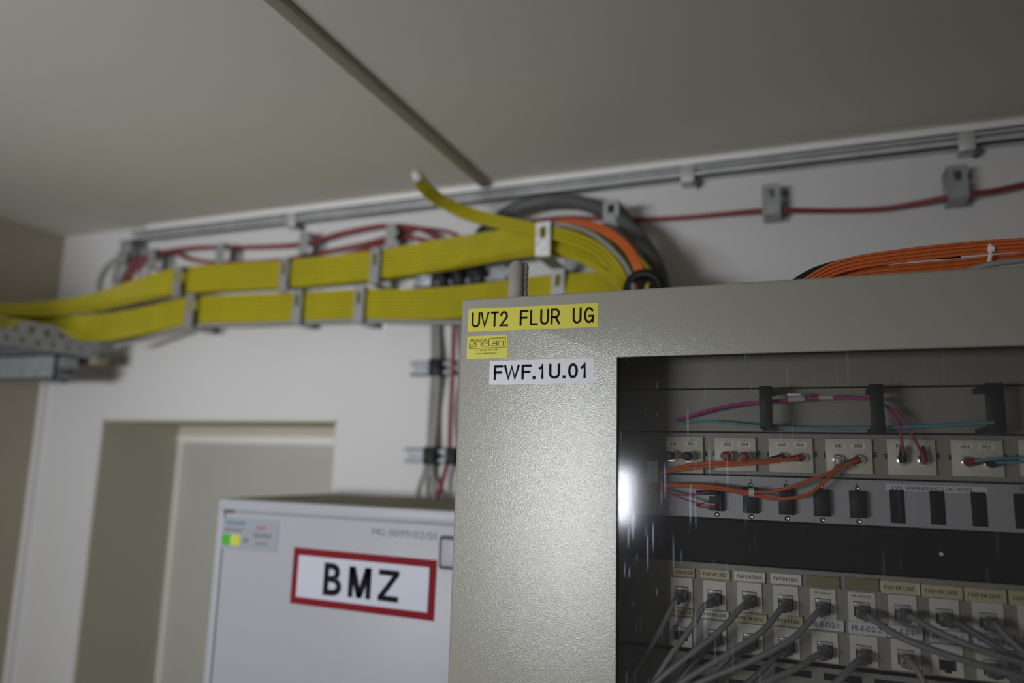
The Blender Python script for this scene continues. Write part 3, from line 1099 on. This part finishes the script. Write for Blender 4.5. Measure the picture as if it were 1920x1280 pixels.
Z0, Z1, Z2, Z3, Z4, Z5 = 2.0838, 2.0384, 1.9945, 1.9500, 1.9062, 1.8195
blank = face('blank_panel', 'plain beige blank panel at the top of the rack', 'rack panel', Z0, 2.1282, 'panel')
mgmt = face('cable_management_panel', 'beige cable management panel with three black rings', 'rack panel', Z1, Z0, 'panel')
for pxl, pxr, py0, py1, fy in ((1423, 1447, 724, 803, 0.755), (1629, 1652, 720, 810, 0.757), (1844, 1888, 718, 811, 0.757)):
    a, c = P(pxl, py0, fy), P(pxr, py1, fy)
    b = MB()
    x0, x1, zt, zb = a.x, c.x if c.x > a.x else a.x + 0.012, a.z, c.z
    x1 = max(x1, x0 + 0.0118)
    b.box((x0, fy - 0.003, zb), (x1, fy, zt), 0, 0.001)
    b.box((x0, fy, zt - 0.005), (x1, RY, zt), 0, 0.0008)
    b.box((x0, fy, zb), (x1, RY, zb + 0.0055), 0, 0.0008)
    b.build('cable_ring', 'black', mgmt)

fo = face('fibre_patch_bay', 'beige fibre patch panel with cream coupler plates and round metal connectors', 'patch panel', Z2, Z1, 'panel')


def coupler_plate(x0, x1, y0, y1, nums, cons):
    a, c = P(x0, y0, RY), P(x1, y1, RY)
    b = MB()
    b.box((a.x, RY - 0.005, c.z), (c.x, RY, a.z), 0, 0.0008)
    b.box((c.x - 0.0003, RY - 0.004, (a.z + c.z) / 2 - 0.001), (c.x + 0.0022, RY - 0.0005, (a.z + c.z) / 2 + 0.004), 1)
    b.box((a.x - 0.0016, RY - 0.003, (a.z + c.z) / 2 - 0.002), (a.x + 0.0003, RY - 0.0005, (a.z + c.z) / 2 + 0.003), 1)
    pl = b.build('coupler_plate', ['plate', 'black'], fo)
    for s, (lx, ly) in nums:
        p = P(lx, ly, RY - 0.005)
        b = MB()
        b.box((p.x - 0.0068, RY - 0.0056, p.z - 0.0029), (p.x + 0.0068, RY - 0.005, p.z + 0.0029), 0, 0.0004, 1)
        b.text(s, p.x, p.z - 0.0014, 0.0029, RY - 0.0058, 1, 0.0068, align='c', bold=0.012)
        b.text('A', p.x, p.z + 0.0036, 0.0014, RY - 0.0054, 1, 0.0012, align='c')
        b.build('number_label', ['paper', 'ink'], pl)
    for (lx, ly) in cons:
        p = P(lx, ly, RY - 0.012)
        b = MB()
        b.lathe((p.x, RY - 0.005, p.z), [(0, 0.0058), (0.0015, 0.0058), (0.0016, 0.0044), (0.009, 0.0044), (0.0092, 0.0036), (0.011, 0.0034)], 0, 16)
        b.build('coupler', 'chrome', pl)
    return pl


coupler_plate(1250, 1320, 818, 888, [('001', (1262, 832)), ('002', (1296, 832))], [(1258, 854), (1290, 855)])
coupler_plate(1340, 1419, 820, 884, [('003', (1364, 833)), ('004', (1396, 833))], [(1362, 855), (1396, 856)])
coupler_plate(1441, 1526, 821, 887, [('005', (1467, 834)), ('006', (1500, 834))], [(1467, 857), (1503, 858)])
coupler_plate(1547, 1637, 822, 889, [('007', (1573, 836)), ('008', (1609, 836))], [(1571, 861), (1610, 861)])
coupler_plate(1661, 1756, 823, 892, [('009', (1687, 836)), ('010', (1727, 837))], [(1692, 863), (1732, 863)])
coupler_plate(1780, 1883, 824, 895, [('011', (1809, 838)), ('012', (1849, 838))], [(1815, 866), (1857, 868)])
coupler_plate(1906, 1990, 824, 896, [('013', (1930, 838)), ('014', (1968, 838))], [])

lw = face('fibre_splice_bay', 'light grey fibre panel with black adapters and a white caption strip', 'patch panel', Z3, Z2, 'lightpanel')


def adapter(px, py0, py1, num, wide=0.0122, depth=0.013):
    a, c = P(px, py0, RY - depth), P(px, py1, RY - depth)
    b = MB()
    x = (a.x + c.x) / 2
    b.box((x - wide / 2, RY - depth, c.z), (x + wide / 2, RY, a.z), 0, 0.0008)
    b.box((x - wide * .62, RY - 0.003, c.z - 0.001), (x + wide * .62, RY, a.z + 0.001), 0, 0.0006)
    ad = b.build('fibre_adapter', 'black', lw)
    b = MB()
    b.lathe((x, RY, c.z - 0.0045), [(0, 0.0025), (0.0008, 0.0025), (0.0014, 0.0016), (0.0012, 0.0008)], 0, 12)
    b.build('screw', 'chrome', ad)
    b = MB()
    b.lathe((x, RY, a.z + 0.003), [(0, 0.0022), (0.0008, 0.0022), (0.0014, 0.0014), (0.0012, 0.0008)], 0, 12)
    b.build('screw', 'chrome', ad)
    b = MB()
    if num:
        b.text(num, x, a.z + 0.0057, 0.0030, RY - 0.0003, 0, None, align='c')
        b.build('printed_number', 'ink', lw)
    return x, (a.z + c.z) / 2


adapter(1341, 917, 957, '2')
adapter(1406, 915, 961, '3')
adapter(1474, 917, 964, '4')
adapter(1541, 919, 967, '5')
adapter(1610, 922, 970, '6')
for x0, x1, y0, y1 in ((1667, 1698, 917, 981), (1742, 1774, 920, 984), (1819, 1853, 922, 988), (1899, 1935, 925, 992)):
    a, c = P(x0, y0, RY), P(x1, y1, RY)
    b = MB()
    b.box((a.x, RY - 0.0014, c.z), (c.x, RY, a.z), 0, 0.0006)
    b.build('blanking_plate', 'matt_black', lw)
a, c = P(1660, 906, RY), P(1850, 914, RY)
b = MB()
tz = a.z - 0.0005
b.box((a.x, RY - 0.0004, tz - 0.0062), (c.x, RY + 0.0005, tz))
b.text('LWL VERBINDUNG 5.OG 50/125', a.x + 0.0055, tz - 0.0048, 0.0033, RY - 0.0006, 1, (c.x - a.x) - 0.017, bold=0.004)
b.build('caption_strip', ['white', 'ink'], lw)['label'] = 'white strip reading LWL VERBINDUNG 5.OG 50/125'
b = MB()
a = P(1912, 917, RY)
b.text('10', a.x, a.z - 0.001, 0.003, RY - 0.0003, 0)
b.build('printed_number', 'ink', lw)

bk = face('black_blank_panel', 'black blank panel in the middle of the rack', 'rack panel', Z4, Z3, 'matt_black')
b = MB()
a = P(1765, 1038, RY)
b.lathe((a.x, RY, a.z), [(0, 0.0022), (0.001, 0.0022), (0.0018, 0.0012)], 0, 12)
b.build('screw', 'bright', bk)

pp = face('copper_patch_bay', 'beige copper patch panel with two rows of labelled network ports', 'patch panel', Z5, Z4, 'panel')


def port(px0, px1, py0, py1, caption=None, empty=False):
    a, c = P(px0, py0, RY), P(px1, py0, RY)
    d = P(px0, py1, RY)
    x0, x1, zt, zb = a.x, c.x, a.z - 0.0004, d.z
    xm = (x0 + x1) / 2
    b = MB()
    ow, oh = 0.0138, 0.0135
    oz1 = zt - 0.0085
    oz0 = oz1 - oh
    zb = min(zb, oz0 - 0.004)
    Y0 = RY - 0.0022
    b.box((x0, Y0, oz1), (x1, RY, zt))
    b.box((x0, Y0, zb), (x1, RY, oz0))
    b.box((x0, Y0, oz0), (xm - ow / 2, RY, oz1))
    b.box((xm + ow / 2, Y0, oz0), (x1, RY, oz1))
    b.box((xm - ow / 2, RY - 0.0004, oz0), (xm + ow / 2, RY + 0.0002, oz1), 1)
    # keyway at the bottom and the hinged dust flap at the top
    b.box((xm - 0.0026, Y0 - 0.0002, oz0 - 0.0022), (xm + 0.0026, RY, oz0), 1)
    if caption:
        b.text(caption, xm, zt - 0.0045, 0.0021, Y0 - 0.0003, 2, (x1 - x0) * 0.66, align='c')
    k = b.build('port', ['keystone', 'slot', 'ink'], pp)
    b = MB()
    b.box((xm - ow / 2 + 0.0004, Y0 - 0.0012, oz1 - 0.0046), (xm + ow / 2 - 0.0004, Y0 + 0.0010, oz1 - 0.0004), 0, 0.0004)
    b.build('dust_flap', 'clear', k)
    return Vector((xm, RY, (oz0 + oz1) / 2 - 0.0014))


def port_label(px0, px1, py0, py1, s, m, h=0.0036, bg=None):
    a, c, d = P(px0, py0, RY), P(px1, py0, RY), P(px0, py1, RY)
    hh = a.z - d.z
    b = MB()
    b.box((a.x, RY - 0.0012, a.z - hh), (c.x, RY, a.z), 0, 0.0005, 1)
    if s:
        b.box((a.x + 0.0012, RY - 0.0016, a.z - hh + 0.0008), (c.x - 0.0030, RY - 0.0008, a.z - 0.0008), 1)
        b.text(s, a.x + 0.0032, a.z - hh / 2 - h / 2, h, RY - 0.0018, 2, (c.x - a.x) * 0.76, bold=0.004)
    b.box((c.x - 0.0002, RY - 0.0014, a.z - hh - 0.0006), (c.x + 0.0006, RY, a.z + 0.0004), 3)
    b.build('port_label', [bg or m, m, 'ink', 'black'], pp)


# upper row
top_ports = {}
for i, (x0, x1, y0, y1, cap) in enumerate(((1258, 1299, 1080, 1135, None), (1319, 1361, 1086, 1140, None), (1382, 1428, 1089, 1144, None), (1449, 1496, 1095, 1150, None), (1518, 1566, 1101, 1157, 'FR-4.01-01'),
                                      (1589, 1640, 1107, 1162, 'FR-4.01-02'), (1664, 1717, 1112, 1168, None), (1741, 1796, 1119, 1176, None), (1821, 1879, 1126, 1182, None), (1906, 1966, 1133, 1190, None))):
    top_ports[i + 1] = port(x0, x1, y0, y1, cap)
for x0, x1, y0, y1, s, mm, bgm in ((1262, 1303, 1063, 1079, 'FWF.04.1.001', 'oldtape', None), (1313, 1369, 1065, 1083, 'FWF.04.1.002', 'oldtape', None), (1376, 1435, 1069, 1088, 'FWF.04.1.003', 'paper', None),
                              (1444, 1503, 1073, 1093, 'FWF.04.1.004', 'paper', None), (1512, 1574, 1077, 1098, None, 'olive', None), (1584, 1648, 1081, 1104, None, 'olive', None),
                              (1650, 1724, 1088, 1110, 'FWF.04.1.007', 'oldtape', 'paper'), (1726, 1804, 1094, 1118, 'FWF.04.1.008', 'oldtape', None), (1806, 1886, 1100, 1126, 'FWF.04.1.009', 'oldtape', None),
                              (1890, 1972, 1106, 1134, 'FWF.04.1.010', 'oldtape', None)):
    port_label(x0, x1, y0, y1, s, mm, bg=bgm)
# lower row
low_ports = {}
for i, (x0, x1, y0, y1) in enumerate(((1256, 1298, 1154, 1208), (1319, 1362, 1160, 1214), (1383, 1430, 1166, 1222), (1451, 1498, 1173, 1229), (1521, 1570, 1180, 1238), (1592, 1644, 1187, 1245), (1669, 1724, 1195, 1253), (1745, 1803, 1204, 1263),
                                 (1827, 1887, 1212, 1272), (1912, 1975, 1220, 1282))):
    low_ports[i + 1] = port(x0, x1, y0, y1)
for x0, x1, y0, y1, s, mm, hh in ((1258, 1300, 1138, 1152, 'FWF.04.1.013', 'oldtape', 0.0034), (1314, 1367, 1142, 1157, 'FWF.04.1.014', 'paper', 0.0034), (1377, 1438, 1147, 1165, 'FWF.04.1.015', 'oldtape', 0.0034), (1446, 1505, 1150, 1171, 'FWF.04.1.016', 'oldtape', 0.0034),
                              (1514, 1582, 1156, 1178, 'FR-E-D2-1', 'white', 0.0045), (1590, 1662, 1163, 1187, 'FR-E-D2-2', 'white', 0.0045), (1660, 1730, 1169, 1193, 'FR-E-D1-1', 'white', 0.0045),
                              (1741, 1816, 1178, 1202, 'FR-E-D1-2', 'white', 0.0045), (1824, 1900, 1185, 1211, 'FR-E-D3-1', 'white', 0.0045)):
    port_label(x0, x1, y0, y1, s, mm, hh)

# device below: beige front with black slots
dv = face('slotted_rack_unit', 'beige rack unit with dark slots at the bottom of the glass', 'rack unit', Z5 - 0.089, Z5 - 0.002, 'panel')
for i in range(9):
    a = P(1452 + i * 82, 1247, RY)
    b = MB()
    x = -0.0405 + i * 0.0437 - 0.0874
    b.box((x, RY - 0.0008, Z5 - 0.0135), (x + 0.033, RY + 0.0005, Z5 - 0.0075), 0)
    b.box((x, RY - 0.0008, Z5 - 0.030), (x + 0.033, RY + 0.0005, Z5 - 0.0235), 0)
    b.build('slot', 'slot', dv)

# ================================================================== PATCH CORDS (copper)
def patch_cord(pt, path, label, m='cord', r=0.0029, plug='plug', ang=0.0):
    o = thing('patch_cable', label, 'patch cable', pt, 'copper patch cords')
    b = MB()
    b.box((pt.x - 0.0058, pt.y - 0.017, pt.z - 0.0050), (pt.x + 0.0058, pt.y - 0.0006, pt.z + 0.0036), 0, 0.0008)
    b.box((pt.x - 0.0025, pt.y - 0.0155, pt.z + 0.0036), (pt.x + 0.0025, pt.y - 0.004, pt.z + 0.0052), 0, 0.0004)
    b.build('plug', plug, o)
    w3 = [P(*q) for q in path]
    s0 = Vector((pt.x, pt.y - 0.016, pt.z - 0.001))
    d0 = (w3[0] - s0)
    e0 = s0 + Vector((d0.x * .25, -0.010, d0.z * .25))
    b = MB()
    bp = spline([s0, e0, e0.lerp(w3[0], 0.35)], 5)
    n = len(bp)
    b.tube(bp, [0.0050 - 0.0014 * i / (n - 1) for i in range(n)], 0, 10)
    b.build('boot', plug, o)
    b = MB()
    b.tube(spline([e0, e0.lerp(w3[0], 0.4)] + w3, 8), r, 0, 10)
    b.build('cord', m, o)
    return o


patch_cord(top_ports[1], [(1262, 1135, 0.775), (1230, 1195, 0.765), (1185, 1270, 0.755), (1165, 1320, 0.755)], 'grey patch cord in the leftmost upper port, in deep shade')
patch_cord(top_ports[2], [(1318, 1138, 0.775), (1297, 1175, 0.765), (1258, 1228, 0.755), (1215, 1295, 0.75), (1200, 1330, 0.75)], 'grey patch cord from the port under the FWF.04.1.002 tape')
patch_cord(top_ports[3], [(1388, 1140, 0.775), (1352, 1180, 0.76), (1292, 1228, 0.75), (1232, 1277, 0.745), (1180, 1330, 0.745)], 'grey patch cord from the port under the FWF.04.1.003 tape')
patch_cord(top_ports[4], [(1463, 1143, 0.775), (1428, 1184, 0.757), (1360, 1228, 0.745), (1280, 1277, 0.738), (1220, 1325, 0.735)], 'pale grey patch cord from the port under the FWF.04.1.004 tape', 'cord')
patch_cord(top_ports[5], [(1530, 1151, 0.775), (1488, 1195, 0.76), (1412, 1237, 0.75), (1318, 1276, 0.745), (1250, 1310, 0.745)], 'grey patch cord from the port captioned FR-4.01-01')
patch_cord(top_ports[6], [(1636, 1160, 0.775), (1685, 1192, 0.762), (1760, 1222, 0.755), (1850, 1250, 0.75), (1960, 1280, 0.75)], 'grey patch cord from the port captioned FR-4.01-02', 'cord', 0.0031)
patch_cord(top_ports[7], [(1712, 1158, 0.775), (1760, 1185, 0.765), (1840, 1218, 0.757), (1960, 1255, 0.755)], 'grey patch cord from the port under the FWF.04.1.007 tape')
patch_cord(top_ports[8], [(1796, 1168, 0.775), (1838, 1193, 0.768), (1890, 1225, 0.762), (1970, 1262, 0.76)], 'dark grey patch cord from the port under the FWF.04.1.008 tape', 'plug')
patch_cord(top_ports[9], [(1868, 1172, 0.775), (1895, 1200, 0.77), (1935, 1235, 0.766), (1980, 1270, 0.765)], 'grey patch cord from the port under the FWF.04.1.009 tape')
patch_cord(low_ports[2], [(1325, 1215, 0.78), (1290, 1255, 0.775), (1240, 1320, 0.77)], 'dark patch cord in the lower row beneath the FWF.04.1.014 tape', 'plug')
patch_cord(low_ports[3], [(1390, 1222, 0.78), (1350, 1262, 0.775), (1290, 1320, 0.77)], 'dark patch cord in the lower row beneath the FWF.04.1.015 tape', 'plug')
patch_cord(low_ports[4], [(1462, 1222, 0.78), (1420, 1265, 0.772), (1360, 1315, 0.768)], 'dark patch cord in the lower row beneath the FWF.04.1.016 tape', 'plug')
patch_cord(low_ports[5], [(1530, 1229, 0.778), (1495, 1252, 0.765), (1430, 1280, 0.755), (1340, 1320, 0.75)], 'grey patch cord from the port beneath the FR-E-D2-1 tape', 'cord')
patch_cord(low_ports[6], [(1606, 1242, 0.775), (1583, 1265, 0.765), (1540, 1310, 0.757)], 'grey patch cord from the port beneath the FR-E-D2-2 tape', 'cord', 0.0033)
patch_cord(low_ports[7], [(1706, 1240, 0.78), (1724, 1262, 0.775), (1745, 1310, 0.77)], 'beige patch cord hanging from the port beneath the FR-E-D1-1 tape', 'beige_cord', 0.0029, 'beige_cord')
patch_cord(low_ports[9], [(1860, 1252, 0.778), (1900, 1272, 0.77), (1960, 1300, 0.765)], 'dark patch cord from the lower port at the right edge', 'plug')


# ================================================================== FIBRE PATCH CORDS
def fibre(name, label, strands, m, r, plugs, group, tube_m=None, extra=None):
    pts0 = P(*strands[0][0])
    o = thing(name, label, 'fibre cable', pts0, group)
    for st in strands:
        b = MB()
        b.tube(spline([P(*q) for q in st], 8), r, 0, 8)
        b.build('strand', m, o)
    for (px, py, dirx, dirz, col) in plugs:
        c = P(px, py, RY - 0.018)
        e = c + Vector((dirx, -0.004, dirz)).normalized() * 0.013
        b = MB()
        b.tube([Vector((c.x, RY - 0.0155, c.z)), c, c.lerp(e, 0.3), e], [0.0036, 0.0040, 0.0035, 0.0016], 0, 10)
        b.build('boot', col, o)
    if extra:
        extra(o)
    return o


fibre('fibre_patch_cable', 'orange fibre cord running left from the connectors numbered 005 and 006', [
    [(1216, 893, 0.79), (1250, 881, 0.785), (1310, 869, 0.78), (1400, 866, 0.778), (1467, 859, 0.785)],
    [(1216, 896, 0.79), (1252, 884, 0.783), (1330, 874, 0.776), (1420, 868, 0.774), (1498, 859, 0.785)]],
    'orange', 0.00165, [(1467, 858, -1, -.1, 'black'), (1502, 858, -1, -.1, 'redboot')], 'orange fibre cords')


def ring(o):
    p = P(1224, 884, 0.782)
    b = MB()
    b.box((p.x - 0.0055, p.y - 0.0005, p.z - 0.011), (p.x + 0.0055, p.y, p.z + 0.011), 0, 0.0002)
    b.build('label_flag', 'paper', o)['label'] = 'pale paper label flag'
    p = P(1409, 923, 0.779)
    b = MB()
    b.tube([p + Vector((-0.0022, 0, 0)), p + Vector((0.0026, 0, 0.0002))], 0.0044, 0, 12)
    b.build('marker_ring', 'white', o)['label'] = 'white marker ring'


fibre('fibre_patch_cable', 'orange fibre cord drooping from the connectors numbered 007 and 008', [
    [(1218, 912, 0.79), (1255, 908, 0.786), (1330, 911, 0.78), (1400, 921, 0.777), (1455, 920, 0.775), (1520, 899, 0.776), (1575, 878, 0.779), (1606, 864, 0.786)],
    [(1218, 914, 0.79), (1255, 911, 0.786), (1335, 915, 0.782), (1400, 926, 0.779), (1455, 935, 0.776), (1512, 927, 0.776), (1552, 897, 0.778), (1570, 872, 0.784)]],
    'orange', 0.00165, [(1571, 863, 0, -1, 'clear'), (1609, 862, -.7, -.25, 'redboot')], 'orange fibre cords', extra=ring)


def sleeves(o):
    for pxa, pya, pxb, pyb, rr, mm in ((1478, 749, 1508, 747, 0.0028, 'clear'), (1535, 745, 1562, 745, 0.0024, 'clear')):
        b = MB()
        b.tube([P(pxa, pya, 0.772), P(pxb, pyb, 0.772)], rr, 0, 10)
        b.build('sleeve', mm, o)
    p = P(1489, 740, 0.770)
    b = MB()
    b.box((p.x - 0.0062, p.y - 0.0015, p.z - 0.0014), (p.x + 0.0062, p.y, p.z + 0.0014), 0, 0.0005)
    b.build('tag', 'white', o)


fibre('fibre_patch_cable', 'magenta fibre cord through the cable rings to connectors 009 and 010', [
    [(1268, 787, 0.80), (1300, 777, 0.795), (1345, 764, 0.785), (1395, 755, 0.776), (1440, 752, 0.772), (1500, 748, 0.772), (1560, 745, 0.772), (1625, 747, 0.770), (1655, 757, 0.768), (1676, 780, 0.768), (1689, 815, 0.772), (1694, 852, 0.783)],
    [(1268, 789, 0.802), (1300, 779, 0.797), (1345, 766, 0.787), (1395, 757, 0.778), (1440, 754, 0.774), (1500, 749, 0.774), (1560, 746, 0.774), (1625, 749, 0.772), (1656, 758, 0.769), (1685, 778, 0.769), (1710, 815, 0.773), (1730, 852, 0.783)]],
    'magenta', 0.0012, [(1693, 862, 0, 1, 'black'), (1732, 863, 0, 1, 'redboot')], 'magenta fibre cords', extra=sleeves)


def splice_plugs(o):
    for (px, py, mm) in ((1333, 923, 'black'), (1331, 948, 'redboot')):
        p = P(px, py, RY - 0.020)
        b = MB()
        b.box((p.x - 0.009, p.y - 0.003, p.z - 0.0024), (p.x + 0.006, p.y + 0.004, p.z + 0.0024), 0, 0.0008)
        b.tube([Vector((p.x - 0.008, p.y, p.z)), Vector((p.x - 0.015, p.y, p.z + 0.0006))], [0.0022, 0.0010], 0, 8)
        b.build('connector', mm, o)
    p = P(1330, 936, RY - 0.021)
    b = MB()
    b.box((p.x - 0.0045, p.y - 0.0045, p.z - 0.0105), (p.x + 0.0062, p.y + 0.0075, p.z - 0.0098), 0)
    b.box((p.x - 0.0045, p.y - 0.0045, p.z - 0.0046), (p.x + 0.0062, p.y + 0.0075, p.z - 0.0038), 0)
    b.box((p.x - 0.0045, p.y - 0.0045, p.z + 0.0036), (p.x + 0.0062, p.y + 0.0075, p.z + 0.0044), 0)
    b.build('connector_clip', 'clear', o)


fibre('fibre_patch_cable', 'thin magenta fibre cord plugged into the adapter numbered 2', [
    [(1225, 913, 0.79), (1248, 921, 0.786), (1268, 927, 0.784), (1295, 928, 0.784), (1322, 925, 0.788)],
    [(1225, 915, 0.79), (1248, 922, 0.786), (1272, 931, 0.784), (1298, 940, 0.784), (1320, 946, 0.788)]],
    'magenta', 0.0009, [], 'magenta fibre cords', extra=splice_plugs)
fibre('fibre_patch_cable', 'long aqua fibre cord sagging along the cable rings', [
    [(1270, 793, 0.80), (1300, 790, 0.796), (1340, 790, 0.79), (1400, 796, 0.78), (1440, 800, 0.774), (1500, 802, 0.772), (1570, 803, 0.772), (1640, 802, 0.772), (1705, 800, 0.770), (1790, 796, 0.762), (1866, 791, 0.750)]],
    'aqua', 0.00125, [], 'aqua fibre cords')
fibre('fibre_patch_cable', 'aqua fibre cord running right from the connectors numbered 011 and 012', [
    [(1828, 864, 0.785), (1870, 860, 0.778), (1920, 857, 0.776), (1990, 850, 0.776)],
    [(1868, 867, 0.785), (1900, 867, 0.778), (1930, 864, 0.776), (1990, 858, 0.776)]],
    'aqua', 0.00125, [(1815, 866, 1, .05, 'redboot'), (1857, 868, 1, .05, 'black')], 'aqua fibre cords')
# dust caps on unused couplers
for px, py, col, lb in ((1258, 854, 'black', 'black dust cap on the coupler numbered 001'), (1290, 855, 'black', 'black dust cap on the coupler numbered 002'),
                        (1362, 855, 'redboot', 'dark red dust cap on the coupler numbered 003'), (1396, 856, 'redboot', 'dark red dust cap on the coupler numbered 004')):
    p = P(px, py, RY - 0.016)
    b = MB()
    b.lathe((p.x, RY - 0.0163, p.z), [(0, 0.0050), (0.010, 0.0048), (0.0115, 0.004), (0.012, 0.002)], 0, 14)
    tag(b.build('dust_cap', col), lb, 'dust cap', 'dust caps on the fibre panel')

# ================================================================== ON TOP OF THE CABINET
# grey rubber stub sticking up behind the front edge
b = MB()
q = spline([P(966, 590, 0.74), P(967, 550, 0.742), P(968, 520, 0.745), P(970, 500, 0.748), P(971, 490, 0.75)], 6)
n = len(q)
b.tube(q, [0.0092 if i < n * .55 else 0.0092 * math.sqrt(max(0.06, 1 - ((i / (n - 1) - .55) / .47) ** 2)) for i in range(n)], 0, 14)
q2 = [p + Vector((0.0075, 0.004, -0.0015)) for p in q]
b.tube(q2, [0.0045 * (1 + 0.12 * math.sin(i * 2.2)) if i < n * .7 else 0.0045 * math.sqrt(max(0.06, 1 - ((i / (n - 1) - .7) / .32) ** 2)) for i in range(n)], 0, 10)
tag(b.build('rubber_stub', 'putty'), 'stubby grey rubber seal standing up behind the cabinet top edge', 'seal')
# black cable entry
ce = thing('cable_entry', 'black cable entry bushing where the yellow bundle enters the cabinet top', 'cable entry', P(1207, 545, 1.0))
b = MB()
c = P(1208, 541, 1.0)
for k in range(14):
    pass
v = []
rg = [c + Vector((0.0225 * math.cos(RAD(a)), 0, 0.021 * math.sin(RAD(a)))) for a in range(-20, 201, 20)]
b.tube(rg, 0.0075, 0, 10)
b.box((c.x - 0.021, c.y - 0.004, c.z - 0.02), (c.x + 0.021, c.y + 0.006, c.z + 0.014), 0, 0.004)
b.build('bushing', 'black', ce)
for dx, mm in ((-0.008, 'redboot'), (0.006, 'yellow')):
    b = MB()
    b.tube([c + Vector((dx, -0.008, -0.02)), c + Vector((dx, -0.008, 0.002)), c + Vector((dx + 0.001, 0.0, 0.007))], 0.0034, 0, 8)
    b.build('cable_stub', mm, ce)
for i in range(7):
    e, yy = i * 3.5, 0.80 + (0.0015 if i % 2 else -0.0015)
    cable('orange_fibre_cable', 'orange fibre cable in the taut upper strand bundle lying over the cabinet', 'cable',
          [(1490, 556 - e, yy), (1548, 521 - e, yy), (1600, 504 - e, yy), (1660, 494 - e, yy), (1740, 484 - e, yy), (1830, 475 - e, yy), (1920, 469 - e, yy), (1990, 463 - e, yy)],
          0.0014, 'orange', 'orange cables in the upper bundle over the cabinet')
for i in range(5):
    e, yy = i * 3.6, 0.812 + (0.0015 if i % 2 else -0.0015)
    cable('orange_fibre_cable', 'orange fibre cable in the slack lower strands over the cabinet', 'cable',
          [(1520, 550 - e, yy), (1575, 528 - e, yy), (1640, 516 - e, yy), (1720, 509 - e, yy), (1800, 502 - e, yy), (1865, 495 - e, yy), (1920, 490 - e, yy), (1990, 484 - e, yy)],
          0.0014, 'orange', 'orange cables in the lower bundle over the cabinet')
cable('black_cable', 'black cable curving up behind the orange cables', 'cable',
      [(1470, 545, 0.83), (1502, 520, 0.83), (1540, 502, 0.83), (1590, 490, 0.83), (1640, 485, 0.83), (1720, 482, 0.835), (1800, 478, 0.84)], 0.0034, 'black')
cable('grey_control_cable', 'grey cable lying under the orange cables at the right edge', 'cable',
      [(1780, 520, 0.80), (1850, 497, 0.792), (1920, 488, 0.792), (1990, 481, 0.792)], 0.0030, 'grey_cable')
b = MB()
p0, p1 = P(1857, 460, 0.796), P(1853, 497, 0.796)
b.tube(spline([p0 + Vector((0, 0.008, 0.001)), p0, p0.lerp(p1, 0.5) + Vector((0.0005, -0.001, 0)), p1, p1 + Vector((0, 0.008, -0.001))], 5), 0.0018, 0, 6)
b.box((p0.x - 0.003, p0.y - 0.003, p0.z - 0.0065), (p0.x + 0.003, p0.y + 0.001, p0.z - 0.0015), 0, 0.0006)
tag(b.build('cable_tie', 'trim'), 'white cable tie around the orange cables', 'cable tie')

for o in list(bpy.data.objects):
    if '_o' in o:
        del o['_o']
